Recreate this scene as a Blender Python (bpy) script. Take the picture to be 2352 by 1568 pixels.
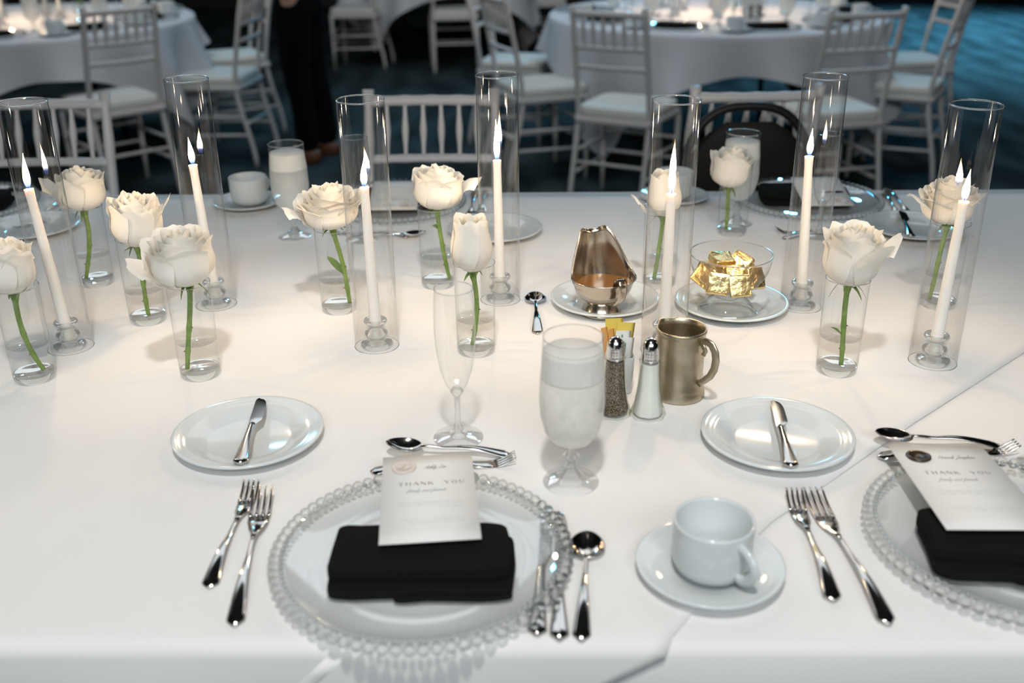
import bpy, math, random
from math import sin, cos, pi, sqrt, atan2, radians as R
from mathutils import Matrix, Vector, noise

scene = bpy.context.scene
COL = scene.collection
for o in list(bpy.data.objects):
    bpy.data.objects.remove(o)

# ------------------------------------------------------------------ camera
cam_d = bpy.data.cameras.new('camera')
cam = bpy.data.objects.new('camera', cam_d); COL.objects.link(cam)
cam_d.sensor_width = 36.0
cam_d.lens = 36.43
cam_d.clip_start = 0.05
cam_d.dof.use_dof = True
cam_d.dof.focus_distance = 1.60
cam_d.dof.aperture_fstop = 3.0
PITCH, ROLL = R(24.1), R(-0.6)
fw = Vector((0, cos(PITCH), -sin(PITCH))); rt = Vector((1, 0, 0)); up = rt.cross(fw)
rt, up = rt * cos(ROLL) + up * sin(ROLL), up * cos(ROLL) - rt * sin(ROLL)
cam.matrix_world = Matrix(((rt.x, up.x, -fw.x, 0), (rt.y, up.y, -fw.y, 0), (rt.z, up.z, -fw.z, 1.44), (0, 0, 0, 1)))
scene.camera = cam

# ------------------------------------------------------------------ light and exposure
scene.view_settings.view_transform = 'Standard'
scene.view_settings.look = 'None'
scene.view_settings.gamma = 1.0
scene.view_settings.use_curve_mapping = False
scene.view_settings.exposure = -0.06
w = bpy.data.worlds.new('world'); scene.world = w; w.use_nodes = True
w.node_tree.nodes['Background'].inputs[0].default_value = (0.35, 0.45, 0.55, 1)
w.node_tree.nodes['Background'].inputs[1].default_value = 0.02
cy = scene.cycles
cy.max_bounces = 14; cy.transparent_max_bounces = 40; cy.glossy_bounces = 8; cy.transmission_bounces = 10; cy.diffuse_bounces = 3
cy.sample_clamp_indirect = 3.0; cy.blur_glossy = 0.6
cy.use_denoising = True

def look(o, tgt):
    o.rotation_euler = (Vector(tgt) - Vector(o.location)).to_track_quat('-Z', 'Y').to_euler()
def light(name, typ, loc, tgt, energy, color, **kw):
    d = bpy.data.lights.new(name, typ); d.energy = energy; d.color = color
    for k, v in kw.items(): setattr(d, k, v)
    o = bpy.data.objects.new(name, d); COL.objects.link(o); o.location = loc
    if tgt: look(o, tgt)
    return o
# recessed downlight almost above the photographer, aimed at the table
light('table_downlight', 'SPOT', (-0.05, -0.15, 3.5), (0.0, 0.95, 0.75), 192, (1.0, 0.97, 0.935), spot_size=R(44), spot_blend=0.65, shadow_soft_size=0.09)
# unseen broad area lamps, added for dim ambient at the rear and front fill
light('rear_ambient', 'AREA', (-0.5, 5.6, 4.05), (-0.5, 5.6, 0), 96, (0.82, 0.92, 1.0), shape='RECTANGLE', size=7.0, size_y=3.0)  # stands in for the dim ambient light of the room
light('front_fill', 'AREA', (0.0, -3.2, 3.6), (0.0, 1.2, 0.8), 150, (0.88, 0.96, 1.0), shape='RECTANGLE', size=4.5, size_y=1.4)  # added behind the camera to brighten the fronts of roses, glasses and drape
# blue stage wash over the open floor on the far right
light('blue_wash', 'SPOT', (5.2, 10.6, 4.0), (4.7, 10.0, 0), 3600, (0.20, 0.66, 1.0), spot_size=R(84), spot_blend=0.8, shadow_soft_size=0.25)
light('blue_wash_low', 'SPOT', (2.6, 9.8, 3.9), (1.1, 6.6, 0.7), 330, (0.10, 0.60, 1.0), spot_size=R(60), spot_blend=0.8, shadow_soft_size=0.2)
light('blue_wash_left', 'SPOT', (-3.6, 10.2, 3.9), (-1.6, 5.6, 0.5), 170, (0.20, 0.70, 1.0), spot_size=R(60), spot_blend=0.8, shadow_soft_size=0.2)

# ------------------------------------------------------------------ materials
def mat(name):
    m = bpy.data.materials.new(name); m.use_nodes = True
    nt = m.node_tree; nt.nodes.clear()
    out = nt.nodes.new('ShaderNodeOutputMaterial')
    return m, nt, out
def N(nt, typ, **kw):
    n = nt.nodes.new(typ)
    for k, v in kw.items():
        if k in ('blend_type', 'operation', 'data_type'): setattr(n, k, v)
        else: n.inputs[k].default_value = v
    return n
def rgba(c): return (c[0], c[1], c[2], 1)
def pbr(name, color, rough=0.5, metal=0.0, bump=0.0, bscale=200.0, color2=None, cscale=20.0, **kw):
    m, nt, out = mat(name)
    p = nt.nodes.new('ShaderNodeBsdfPrincipled')
    p.inputs['Base Color'].default_value = rgba(color)
    p.inputs['Roughness'].default_value = rough; p.inputs['Metallic'].default_value = metal
    for k, v in kw.items(): p.inputs[k.replace('_', ' ')].default_value = v
    tc = nt.nodes.new('ShaderNodeTexCoord')
    if color2:
        n = N(nt, 'ShaderNodeTexNoise', Scale=cscale, Detail=4.0)
        nt.links.new(tc.outputs['Object'], n.inputs['Vector'])
        r = nt.nodes.new('ShaderNodeValToRGB')
        r.color_ramp.elements[0].position = 0.38; r.color_ramp.elements[1].position = 0.62
        r.color_ramp.elements[0].color = rgba(color); r.color_ramp.elements[1].color = rgba(color2)
        nt.links.new(n.outputs['Fac'], r.inputs[0]); nt.links.new(r.outputs[0], p.inputs['Base Color'])
    if bump:
        n = N(nt, 'ShaderNodeTexNoise', Scale=bscale, Detail=3.0)
        nt.links.new(tc.outputs['Object'], n.inputs['Vector'])
        b = N(nt, 'ShaderNodeBump', Strength=bump, Distance=0.002)
        nt.links.new(n.outputs['Fac'], b.inputs['Height']); nt.links.new(b.outputs[0], p.inputs['Normal'])
    nt.links.new(p.outputs[0], out.inputs[0])
    return m
def thin_glass(name, tint=(0.985, 0.99, 0.985), edge=(0.72, 0.74, 0.73), refl=0.05, edge_refl=0.75, power=4.0):
    """thin clear wall: light goes straight through, reflects more towards grazing view"""
    m, nt, out = mat(name)
    lw = N(nt, 'ShaderNodeLayerWeight', Blend=0.5)
    pw = N(nt, 'ShaderNodeMath', operation='POWER'); pw.inputs[1].default_value = power
    nt.links.new(lw.outputs['Facing'], pw.inputs[0])
    ma = N(nt, 'ShaderNodeMath', operation='MULTIPLY_ADD'); ma.inputs[1].default_value = edge_refl; ma.inputs[2].default_value = refl
    nt.links.new(pw.outputs[0], ma.inputs[0])
    mc = nt.nodes.new('ShaderNodeMix'); mc.data_type = 'RGBA'
    mc.inputs[6].default_value = rgba(tint); mc.inputs[7].default_value = rgba(edge)
    nt.links.new(pw.outputs[0], mc.inputs[0])
    t = nt.nodes.new('ShaderNodeBsdfTransparent'); nt.links.new(mc.outputs[2], t.inputs[0])
    g = N(nt, 'ShaderNodeBsdfGlossy', Roughness=0.01); g.inputs[0].default_value = (1, 1, 1, 1)
    mx = nt.nodes.new('ShaderNodeMixShader')
    nt.links.new(ma.outputs[0], mx.inputs[0]); nt.links.new(t.outputs[0], mx.inputs[1]); nt.links.new(g.outputs[0], mx.inputs[2])
    nt.links.new(mx.outputs[0], out.inputs[0])
    return m
def solid_glass(name, clear=0.35, ior=1.48):
    m, nt, out = mat(name)
    g = N(nt, 'ShaderNodeBsdfGlass', Roughness=0.0, IOR=ior); g.inputs[0].default_value = (0.98, 0.99, 0.985, 1)
    t = nt.nodes.new('ShaderNodeBsdfTransparent')
    mx = nt.nodes.new('ShaderNodeMixShader'); mx.inputs[0].default_value = clear
    nt.links.new(g.outputs[0], mx.inputs[1]); nt.links.new(t.outputs[0], mx.inputs[2])
    nt.links.new(mx.outputs[0], out.inputs[0])
    return m
def leafy(name, c1, c2, trans=0.35, scale=40.0, rough=0.6):
    m, nt, out = mat(name)
    tc = nt.nodes.new('ShaderNodeTexCoord')
    n = N(nt, 'ShaderNodeTexNoise', Scale=scale, Detail=3.0); nt.links.new(tc.outputs['Object'], n.inputs['Vector'])
    r = nt.nodes.new('ShaderNodeValToRGB'); r.color_ramp.elements[0].position = .35; r.color_ramp.elements[1].position = .65
    r.color_ramp.elements[0].color = rgba(c1); r.color_ramp.elements[1].color = rgba(c2)
    nt.links.new(n.outputs['Fac'], r.inputs[0])
    p = nt.nodes.new('ShaderNodeBsdfPrincipled'); p.inputs['Roughness'].default_value = rough; p.inputs['Specular IOR Level'].default_value = .25
    nt.links.new(r.outputs[0], p.inputs['Base Color'])
    tl = nt.nodes.new('ShaderNodeBsdfTranslucent'); nt.links.new(r.outputs[0], tl.inputs[0])
    mx = nt.nodes.new('ShaderNodeMixShader'); mx.inputs[0].default_value = trans
    nt.links.new(p.outputs[0], mx.inputs[1]); nt.links.new(tl.outputs[0], mx.inputs[2]); nt.links.new(mx.outputs[0], out.inputs[0])
    return m
def milky(name, color, clear, rough=0.3):
    """iced water seen through a frosted, wet glass"""
    m, nt, out = mat(name)
    d = nt.nodes.new('ShaderNodeBsdfDiffuse'); d.inputs[0].default_value = rgba(color)
    tl = nt.nodes.new('ShaderNodeBsdfTranslucent'); tl.inputs[0].default_value = rgba(color)
    a = nt.nodes.new('ShaderNodeMixShader'); a.inputs[0].default_value = .4
    nt.links.new(d.outputs[0], a.inputs[1]); nt.links.new(tl.outputs[0], a.inputs[2])
    tc = nt.nodes.new('ShaderNodeTexCoord')
    n = N(nt, 'ShaderNodeTexNoise', Scale=28.0, Detail=2.0); nt.links.new(tc.outputs['Object'], n.inputs['Vector'])
    k = N(nt, 'ShaderNodeMath', operation='MULTIPLY_ADD'); k.inputs[1].default_value = .35; k.inputs[2].default_value = clear - .17
    nt.links.new(n.outputs['Fac'], k.inputs[0])
    t = nt.nodes.new('ShaderNodeBsdfTransparent')
    mx = nt.nodes.new('ShaderNodeMixShader')
    nt.links.new(k.outputs[0], mx.inputs[0]); nt.links.new(a.outputs[0], mx.inputs[1]); nt.links.new(t.outputs[0], mx.inputs[2])
    nt.links.new(mx.outputs[0], out.inputs[0])
    return m
def flame_mat():
    m, nt, out = mat('flame_glow')
    tc = nt.nodes.new('ShaderNodeTexCoord'); sx = nt.nodes.new('ShaderNodeSeparateXYZ'); nt.links.new(tc.outputs['Generated'], sx.inputs[0])
    r = nt.nodes.new('ShaderNodeValToRGB'); cr = r.color_ramp
    cr.elements[0].position = 0.0; cr.elements[0].color = (0.10, 0.25, 1.0, 1)
    cr.elements[1].position = 1.0; cr.elements[1].color = (1.0, 0.60, 0.25, 1)
    e = cr.elements.new(.14); e.color = (0.35, 0.45, 1.0, 1)
    e = cr.elements.new(.28); e.color = (1.0, 0.86, 0.62, 1)
    e = cr.elements.new(.75); e.color = (1.0, 0.84, 0.55, 1)
    s = nt.nodes.new('ShaderNodeValToRGB'); cs = s.color_ramp
    cs.elements[0].position = 0.0; cs.elements[0].color = (.03, .03, .03, 1)
    cs.elements[1].position = 1.0; cs.elements[1].color = (.12, .12, .12, 1)
    e = cs.elements.new(.15); e.color = (.06, .06, .06, 1)
    e = cs.elements.new(.35); e.color = (1, 1, 1, 1)
    e = cs.elements.new(.7); e.color = (.8, .8, .8, 1)
    nt.links.new(sx.outputs['Z'], r.inputs[0]); nt.links.new(sx.outputs['Z'], s.inputs[0])
    mu = N(nt, 'ShaderNodeMath', operation='MULTIPLY'); mu.inputs[1].default_value = 40.0; nt.links.new(s.outputs[0], mu.inputs[0])
    em = nt.nodes.new('ShaderNodeEmission'); nt.links.new(r.outputs[0], em.inputs[0]); nt.links.new(mu.outputs[0], em.inputs[1])
    t = nt.nodes.new('ShaderNodeBsdfTransparent')
    ad = nt.nodes.new('ShaderNodeAddShader'); nt.links.new(em.outputs[0], ad.inputs[0]); nt.links.new(t.outputs[0], ad.inputs[1])
    nt.links.new(ad.outputs[0], out.inputs[0])
    return m
def carpet_mat():
    m, nt, out = mat('dark_teal_carpet')
    tc = nt.nodes.new('ShaderNodeTexCoord')
    n1 = N(nt, 'ShaderNodeTexNoise', Scale=1.6, Detail=6.0); n2 = N(nt, 'ShaderNodeTexNoise', Scale=160.0, Detail=2.0)
    wv = N(nt, 'ShaderNodeTexWave', Scale=1.1, Distortion=6.0)
    for n in (n1, n2, wv): nt.links.new(tc.outputs['Object'], n.inputs['Vector'])
    a = N(nt, 'ShaderNodeMath', operation='ADD'); nt.links.new(n1.outputs['Fac'], a.inputs[0])
    b = N(nt, 'ShaderNodeMath', operation='MULTIPLY'); b.inputs[1].default_value = .25; nt.links.new(wv.outputs['Fac'], b.inputs[0]); nt.links.new(b.outputs[0], a.inputs[1])
    r = nt.nodes.new('ShaderNodeValToRGB'); r.color_ramp.elements[0].position = .45; r.color_ramp.elements[1].position = .85
    r.color_ramp.elements[0].color = (0.016, 0.024, 0.026, 1); r.color_ramp.elements[1].color = (0.046, 0.066, 0.070, 1)
    nt.links.new(a.outputs[0], r.inputs[0])
    p = nt.nodes.new('ShaderNodeBsdfPrincipled'); p.inputs['Roughness'].default_value = .95; p.inputs['Specular IOR Level'].default_value = .1
    nt.links.new(r.outputs[0], p.inputs['Base Color'])
    bp = N(nt, 'ShaderNodeBump', Strength=.6, Distance=.006); nt.links.new(n2.outputs['Fac'], bp.inputs['Height']); nt.links.new(bp.outputs[0], p.inputs['Normal'])
    nt.links.new(p.outputs[0], out.inputs[0])
    return m
def pepper_mat():
    m, nt, out = mat('ground_pepper')
    tc = nt.nodes.new('ShaderNodeTexCoord'); n = N(nt, 'ShaderNodeTexNoise', Scale=700.0, Detail=3.0); nt.links.new(tc.outputs['Object'], n.inputs['Vector'])
    r = nt.nodes.new('ShaderNodeValToRGB'); r.color_ramp.elements[0].position = .42; r.color_ramp.elements[1].position = .66
    r.color_ramp.elements[0].color = (.035, .028, .022, 1); r.color_ramp.elements[1].color = (.40, .32, .24, 1)
    d = nt.nodes.new('ShaderNodeBsdfDiffuse'); nt.links.new(n.outputs['Fac'], r.inputs[0]); nt.links.new(r.outputs[0], d.inputs[0]); nt.links.new(d.outputs[0], out.inputs[0])
    return m

M = dict(
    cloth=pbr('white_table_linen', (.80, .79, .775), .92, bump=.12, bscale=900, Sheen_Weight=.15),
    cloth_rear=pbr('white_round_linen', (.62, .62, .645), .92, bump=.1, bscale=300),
    porcelain=pbr('white_porcelain', (.66, .70, .705), .10, Specular_IOR_Level=.5),
    glass=thin_glass('thin_clear_glass', edge=(.52, .54, .53), power=4.5),
    tube=thin_glass('hurricane_glass', tint=(.985, .982, .978), edge=(.72, .70, .67), refl=.05, edge_refl=.7, power=2.6),
    charger=thin_glass('charger_glass', tint=(.975, .985, .985), edge=(.8, .82, .84), refl=.05, edge_refl=.5, power=3.0),
    solid=solid_glass('solid_clear_glass', .42),
    bead=solid_glass('bead_glass', .32),
    stemglass=solid_glass('stem_glass', .6),
    base=solid_glass('thick_base_glass', .5),
    watertop=thin_glass('water_surface', tint=(.97, .975, .97), edge=(.86, .87, .87), refl=.05, edge_refl=.25, power=2.5),
    water=thin_glass('still_water', tint=(.975, .975, .97), edge=(.85, .85, .84), refl=.01, edge_refl=.25, power=3.0),
    ice=milky('frosted_ice', (.96, .96, .94), .12),
    icewater=milky('iced_water', (.92, .93, .91), .45),
    wax=pbr('white_wax', (.94, .90, .85), .45, Subsurface_Weight=.35, Subsurface_Scale=.012),
    wick=pbr('charred_wick', (.02, .018, .016), .9),
    flame=flame_mat(),
    petal=leafy('white_petal', (.95, .925, .87), (.93, .90, .83), .28, 30.0, .65),
    heart=leafy('cream_petal', (.94, .89, .78), (.91, .84, .69), .25, 40.0, .65),
    green=leafy('rose_stem_green', (.12, .22, .03), (.20, .30, .06), .05, 90.0, .45),
    dgreen=leafy('rose_leaf_green', (.09, .17, .03), (.17, .25, .05), .25, 60.0, .45),
    brown=pbr('brown_thorn', (.16, .05, .02), .6),
    steel=pbr('polished_steel', (.60, .57, .545), .11, 1.0),
    gravysteel=pbr('brushed_steel', (.52, .46, .39), .21, 1.0, bump=.03, bscale=300),
    pewter=pbr('worn_pewter', (.55, .49, .38), .36, 1.0, bump=.15, bscale=500, color2=(.44, .38, .27), cscale=35),
    gravy=pbr('brown_gravy', (.24, .115, .035), .22),
    gold=pbr('gold_foil', (.88, .67, .31), .30, 1.0, bump=1.0, bscale=70),
    ink_dark=pbr('dark_print', (.10, .08, .05), .8),
    ink=pbr('grey_print', (.34, .33, .31), .9),
    ink_faint=pbr('faint_print', (.56, .55, .52), .9),
    green_ink=pbr('green_print', (.02, .25, .18), .8),
    napkin=pbr('black_linen', (.008, .008, .007), 1.0, bump=.3, bscale=700, Specular_IOR_Level=.08),
    card=pbr('card_stock', (.80, .79, .76), .85, bump=.04, bscale=900),
    seal_pale=pbr('pale_wax_seal', (.66, .58, .52), .38),
    seal_dark=pbr('dark_wax_seal', (.035, .025, .015), .22),
    chairwhite=pbr('white_lacquer', (.62, .59, .58), .42, bump=.05, bscale=60),
    cushion=pbr('ivory_cushion', (.70, .69, .64), .85, bump=.08, bscale=300),
    vinyl=pbr('black_vinyl', (.009, .007, .005), .6, bump=.06, bscale=400, Specular_IOR_Level=.2),
    blackmetal=pbr('black_metal', (.009, .008, .007), .4, .0, Specular_IOR_Level=.25),
    carpet=carpet_mat(),
    wall=pbr('dark_wall', (.035, .042, .050), .85, bump=.05, bscale=40),
    ceil=pbr('dark_ceiling', (.05, .055, .06), .9, bump=.05, bscale=40),
    board=pbr('dark_board', (.012, .014, .015), .5),
    salt=pbr('table_salt', (.84, .84, .83), .8, bump=.3, bscale=1500),
    pepper=pepper_mat(),
    chrome=pbr('shaker_chrome', (.70, .69, .68), .16, 1.0),
    pk_yellow=pbr('yellow_paper', (.78, .60, .12), .6, bump=.1, bscale=300),
    pk_orange=pbr('orange_paper', (.70, .34, .10), .6, bump=.1, bscale=300),
    pk_white=pbr('white_paper', (.80, .81, .80), .6, bump=.1, bscale=300),
    trousers=pbr('black_cloth', (.004, .004, .005), 1.0, bump=.1, bscale=200, Specular_IOR_Level=.05),
    skin=pbr('skin', (.45, .27, .19), .5, Subsurface_Weight=.1),
    shoe=pbr('brown_leather', (.13, .05, .02), .4),
    hair=pbr('dark_hair', (.02, .013, .01), .6),
)

# ------------------------------------------------------------------ mesh helpers
class Mesh:
    def __init__(s): s.v = []; s.f = []
    def add(s, v, f):
        b = len(s.v); s.v += [tuple(p) for p in v]; s.f += [tuple(i + b for i in q) for q in f]; return s
    def lathe(s, prof, n=40, c=(0, 0), fn=None, a0=0.0):
        v = []; f = []; rows = []
        for (r, z) in prof:
            if r < 1e-6:
                rows.append([len(v)]); v.append((c[0], c[1], z))
            else:
                row = []
                for k in range(n):
                    a = a0 + 2 * pi * k / n; rr, zz = (r, z) if fn is None else fn(r, z, a)
                    row.append(len(v)); v.append((c[0] + rr * cos(a), c[1] + rr * sin(a), zz))
                rows.append(row)
        for a, b in zip(rows, rows[1:]):
            for k in range(n):
                k2 = (k + 1) % n
                if len(a) == 1 and len(b) == 1: continue
                if len(a) == 1: f.append((a[0], b[k2], b[k]))
                elif len(b) == 1: f.append((a[k], a[k2], b[0]))
                else: f.append((a[k], a[k2], b[k2], b[k]))
        return s.add(v, f)
    def sweep(s, pts, rad, n=8, ref=(0, 0, 1), caps=True, closed=False):
        """tube along pts; rad = number, or list of numbers or (side, up) pairs"""
        P = [Vector(p) for p in pts]; L = len(P); v = []; f = []
        ref = Vector(ref)
        for i, p in enumerate(P):
            t = (P[(i + 1) % L] - P[i - 1]) if closed else (P[min(i + 1, L - 1)] - P[max(i - 1, 0)])
            t.normalize()
            sd = t.cross(ref)
            if sd.length < 1e-4: sd = t.cross(Vector((1, 0.01, 0)))
            sd.normalize(); u = sd.cross(t)
            r = rad[i] if isinstance(rad, (list, tuple)) else rad
            ra, rb = r if isinstance(r, (list, tuple)) else (r, r)
            for k in range(n):
                a = 2 * pi * (k + .5) / n
                v.append(p + sd * (ra * cos(a)) + u * (rb * sin(a)))
        for i in range(L if closed else L - 1):
            j = (i + 1) % L
            for k in range(n):
                k2 = (k + 1) % n
                f.append((i * n + k, i * n + k2, j * n + k2, j * n + k))
        if caps and not closed:
            f.append(tuple(range(n - 1, -1, -1))); f.append(tuple((L - 1) * n + k for k in range(n)))
        return s.add(v, f)
    def box(s, c, d, rz=0.0):
        x, y, z = d[0] / 2, d[1] / 2, d[2] / 2
        v = []
        for a, b, e in ((-x, -y, -z), (x, -y, -z), (x, y, -z), (-x, y, -z), (-x, -y, z), (x, -y, z), (x, y, z), (-x, y, z)):
            v.append((c[0] + a * cos(rz) - b * sin(rz), c[1] + a * sin(rz) + b * cos(rz), c[2] + e))
        return s.add(v, [(0, 3, 2, 1), (4, 5, 6, 7), (0, 1, 5, 4), (1, 2, 6, 5), (2, 3, 7, 6), (3, 0, 4, 7)])
    def grid(s, rows):
        n = len(rows[0]); v = [p for r in rows for p in r]; f = []
        for i in range(len(rows) - 1):
            for k in range(n - 1): f.append((i * n + k, i * n + k + 1, (i + 1) * n + k + 1, (i + 1) * n + k))
        return s.add(v, f)
    def pillow(s, c, d, e=.35, nu=20, nv=12, fn=None):
        """soft box (superellipsoid)"""
        sg = lambda q, p: math.copysign(abs(q) ** p, q)
        rows = []
        for i in range(nv + 1):
            th = -pi / 2 + pi * i / nv; row = []
            for k in range(nu + 1):
                ph = -pi + 2 * pi * (k % nu) / nu
                p = Vector((sg(cos(th), e) * sg(cos(ph), e) * d[0] / 2, sg(cos(th), e) * sg(sin(ph), e) * d[1] / 2, sg(sin(th), e) * d[2] / 2))
                if fn: p = fn(p)
                row.append((p.x + c[0], p.y + c[1], p.z + c[2]))
            rows.append(row)
        return s.grid(rows)
    def mesh(s, name, smooth=True, mats=None):
        me = bpy.data.meshes.new(name); me.from_pydata(s.v, [], s.f); me.validate()
        if smooth: me.shade_smooth()
        return me
    def build(s, name, m, parent=None, loc=(0, 0, 0), rot=(0, 0, 0), smooth=True, angle=None):
        me = s.mesh(name, smooth)
        if angle is not None: me.set_sharp_from_angle(angle=angle)
        me.materials.append(M[m] if isinstance(m, str) else m)
        o = bpy.data.objects.new(name, me); COL.objects.link(o)
        o.location = loc; o.rotation_euler = rot
        if parent: o.parent = parent
        return o
def empty(name, loc=(0, 0, 0), rot=(0, 0, 0)):
    o = bpy.data.objects.new(name, None); COL.objects.link(o); o.empty_display_size = .05
    o.location = loc; o.rotation_euler = rot if isinstance(rot, tuple) else (0, 0, rot)
    return o
def tag(o, label, cat, group=None, kind=None):
    if label: o['label'] = label
    if cat: o['category'] = cat
    if group: o['group'] = group
    if kind: o['kind'] = kind
    return o
def dup(root, loc, rot=None, label=None, group=None, scale=None):
    def cp(o, par):
        c = o.copy(); COL.objects.link(c)
        if par: c.parent = par
        for ch in list(o.children): cp(ch, c)
        return c
    r = cp(root, None); r.location = loc
    if rot is not None: r.rotation_euler = rot if isinstance(rot, tuple) else (0, 0, rot)
    if scale: r.scale = (scale,) * 3
    if label: r['label'] = label
    if group: r['group'] = group
    return r
def struct(name, ms, m, **kw):
    o = ms.build(name, m, **kw); o['kind'] = 'structure'; return o
def lerp(a, b, t): return a + (b - a) * t
def smooth01(t): t = max(0., min(1., t)); return t * t * (3 - 2 * t)
def interp(xs, ys, x):
    if x <= xs[0]: return ys[0]
    for i in range(len(xs) - 1):
        if x <= xs[i + 1]: return lerp(ys[i], ys[i + 1], (x - xs[i]) / (xs[i + 1] - xs[i]))
    return ys[-1]
TZ = 0.75
TT = TZ + .0016       # top of the overlay cloth
YAW = -0.0157

# ------------------------------------------------------------------ setting
struct('floor', Mesh().box((0, 4, -.05), (22, 22, .1)), 'carpet', smooth=False)
struct('wall_back', Mesh().box((0, 13.6, 2.1), (22, .2, 4.4)), 'wall', smooth=False)
struct('wall_left', Mesh().box((-10.6, 4, 2.1), (.2, 20, 4.4)), 'wall', smooth=False)
struct('wall_right', Mesh().box((10.6, 4, 2.1), (.2, 20, 4.4)), 'wall', smooth=False)
struct('wall_front', Mesh().box((0, -6.4, 2.1), (22, .2, 4.4)), 'wall', smooth=False)
struct('ceiling', Mesh().box((0, 4, 4.25), (22, 22, .1)), 'ceil', smooth=False)
struct('baseboard_back', Mesh().box((0, 13.47, .09), (21, .06, .18)), 'board', smooth=False)

# ------------------------------------------------------------------ main table
YF, YB, XL, XR = .807, 2.43, -1.84, 1.92
tb = empty('banquet_table', (0, 0, 0), YAW)
tag(tb, 'long white-draped banquet table with candles and roses in front', 'table')
Mesh().box(((XL + XR) / 2, (YF + YB) / 2, TZ - .02), (XR - XL - .03, YB - YF - .03, .03)).build('tabletop', 'blackmetal', tb, smooth=False)
for x in (XL + .2, 0, XR - .2):
    for y in (YF + .25, YB - .25):
        Mesh().sweep([(x, y, 0), (x, y, TZ - .035)], .016, 10).build('leg', 'blackmetal', tb)
def skirt(ms, outline, normals, z, drops, fold, nz=9, rr=.012, seed=0):
    """cloth over an outline: flat top fan, rounded edge, hanging skirt with folds"""
    n = len(outline); cx = sum(p[0] for p in outline) / n; cyy = sum(p[1] for p in outline) / n
    rings = []
    for t in (.25, .5, .75, .92):
        rings.append([(cx + (p[0] - q[0] * rr - cx) * t, cyy + (p[1] - q[1] * rr - cyy) * t, z) for p, q in zip(outline, normals)])
    for a in (0, .5, 1):
        an = a * pi / 2
        rings.append([(p[0] - q[0] * rr * (1 - sin(an)), p[1] - q[1] * rr * (1 - sin(an)), z - rr * (1 - cos(an))) for p, q in zip(outline, normals)])
    per = 0
    for j in range(1, nz + 1):
        row = []
        for i, (p, q) in enumerate(zip(outline, normals)):
            t = j / nz; zz = z - rr - (drops[i] - rr) * t
            am = fold * (drops[i] * t) ** 1.0
            s = noise.noise((p[0] * 5.2 + seed, p[1] * 5.2, zz * .8)) * 1.6
            o = (s + .25) * am + .03 * drops[i] * t
            row.append((p[0] + q[0] * o, p[1] + q[1] * o, zz))
        rings.append(row)
    v = [(cx, cyy, z)]; f = []
    for r_ in rings: v += r_
    for k in range(n): f.append((0, 1 + k, 1 + (k + 1) % n))
    for i in range(len(rings) - 1):
        for k in range(n):
            k2 = (k + 1) % n; a = 1 + i * n
            f.append((a + k, a + n + k, a + n + k2, a + k2))
    ms.add(v, f)
def rounded_rect(x0, x1, y0, y1, r, step=.02):
    pts = []; nr = []
    def edge(ax, ay, bx, by, nx, ny):
        L = sqrt((bx - ax) ** 2 + (by - ay) ** 2); k = max(2, int(L / step))
        for i in range(k): pts.append((lerp(ax, bx, i / k), lerp(ay, by, i / k))); nr.append((nx, ny))
    def arc(cx, cy_, a0):
        for i in range(6):
            a = a0 + pi / 2 * i / 6; pts.append((cx + r * cos(a), cy_ + r * sin(a))); nr.append((cos(a), sin(a)))
    edge(x0 + r, y0, x1 - r, y0, 0, -1); arc(x1 - r, y0 + r, -pi / 2)
    edge(x1, y0 + r, x1, y1 - r, 1, 0); arc(x1 - r, y1 - r, 0)
    edge(x1 - r, y1, x0 + r, y1, 0, 1); arc(x0 + r, y1 - r, pi / 2)
    edge(x0, y1 - r, x0, y0 + r, -1, 0); arc(x0 + r, y0 + r, pi)
    return pts, nr
ms = Mesh(); pts, nr = rounded_rect(XL, XR, YF, YB, .04)
skirt(ms, pts, nr, TZ, [.23 if q[1] > .9 else .36 for q in nr], .05, rr=.014)
tag(ms.build('tablecloth', 'cloth', rot=(0, 0, YAW)), 'plain white linen cloth hanging at front of near banquet table', 'tablecloth')
def drape_y(x, z, top=.014, drop=.36, fold=.05):
    t = max(0., (TZ - top - z) / (drop - top))
    o = (noise.noise((x * 5.2, YF * 5.2, z * .8)) * 1.6 + .25) * fold * drop * t + .03 * drop * t
    return YF - o
# overlay cloth with a diagonal hem; follows the top, the rounded edge and the drop
SEAM = [(.50, -.21), (.62, -.04), (.744, .115), (.802, .131), (.90, .197), (1.008, .272), (1.12, .388), (1.249, .519), (1.37, .655), (1.495, .790), (1.9, 1.22), (2.5, 1.84)]
def seam_x(s): return interp([a for a, b in SEAM], [b for a, b in SEAM], s) + .006 * noise.noise((s * 6, 2.2, 0))
sect = []
rr = .0156
for y in [2.40 - .06 * i for i in range(27)]: sect.append((y, TZ + .0016, y))
sect = [q for q in sect if q[0] > YF + rr + .01]
for a in (0, .25, .5, .75, 1):
    an = a * pi / 2; sect.append((YF + rr - .0016 - rr * sin(an), TZ + .0016 - rr * (1 - cos(an)), YF - .004 + (1 - a) * .015))
for k in range(1, 9): sect.append((YF - .0016, TZ - .014 - .34 * k / 8, YF - .004 - .34 * k / 8))
rows = []; NC = 90
for (y, z, s) in sect:
    xs = seam_x(s) if s > YF - .01 else .125 - (YF - s) * 1.25
    xs = min(xs, XR - .08); row = []
    for k in range(NC + 1):
        x = lerp(XL + .08, xs, k / NC)
        dz = 0; dy = 0
        if z > TZ: dz = .0006 * noise.noise((x * 3, y * 3, 1.0))
        elif z < TZ - .0139: dy = drape_y(x, z) - YF
        row.append((x, y + dy, z + dz))
    rows.append(row)
ms = Mesh(); ms.grid(rows)
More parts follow.
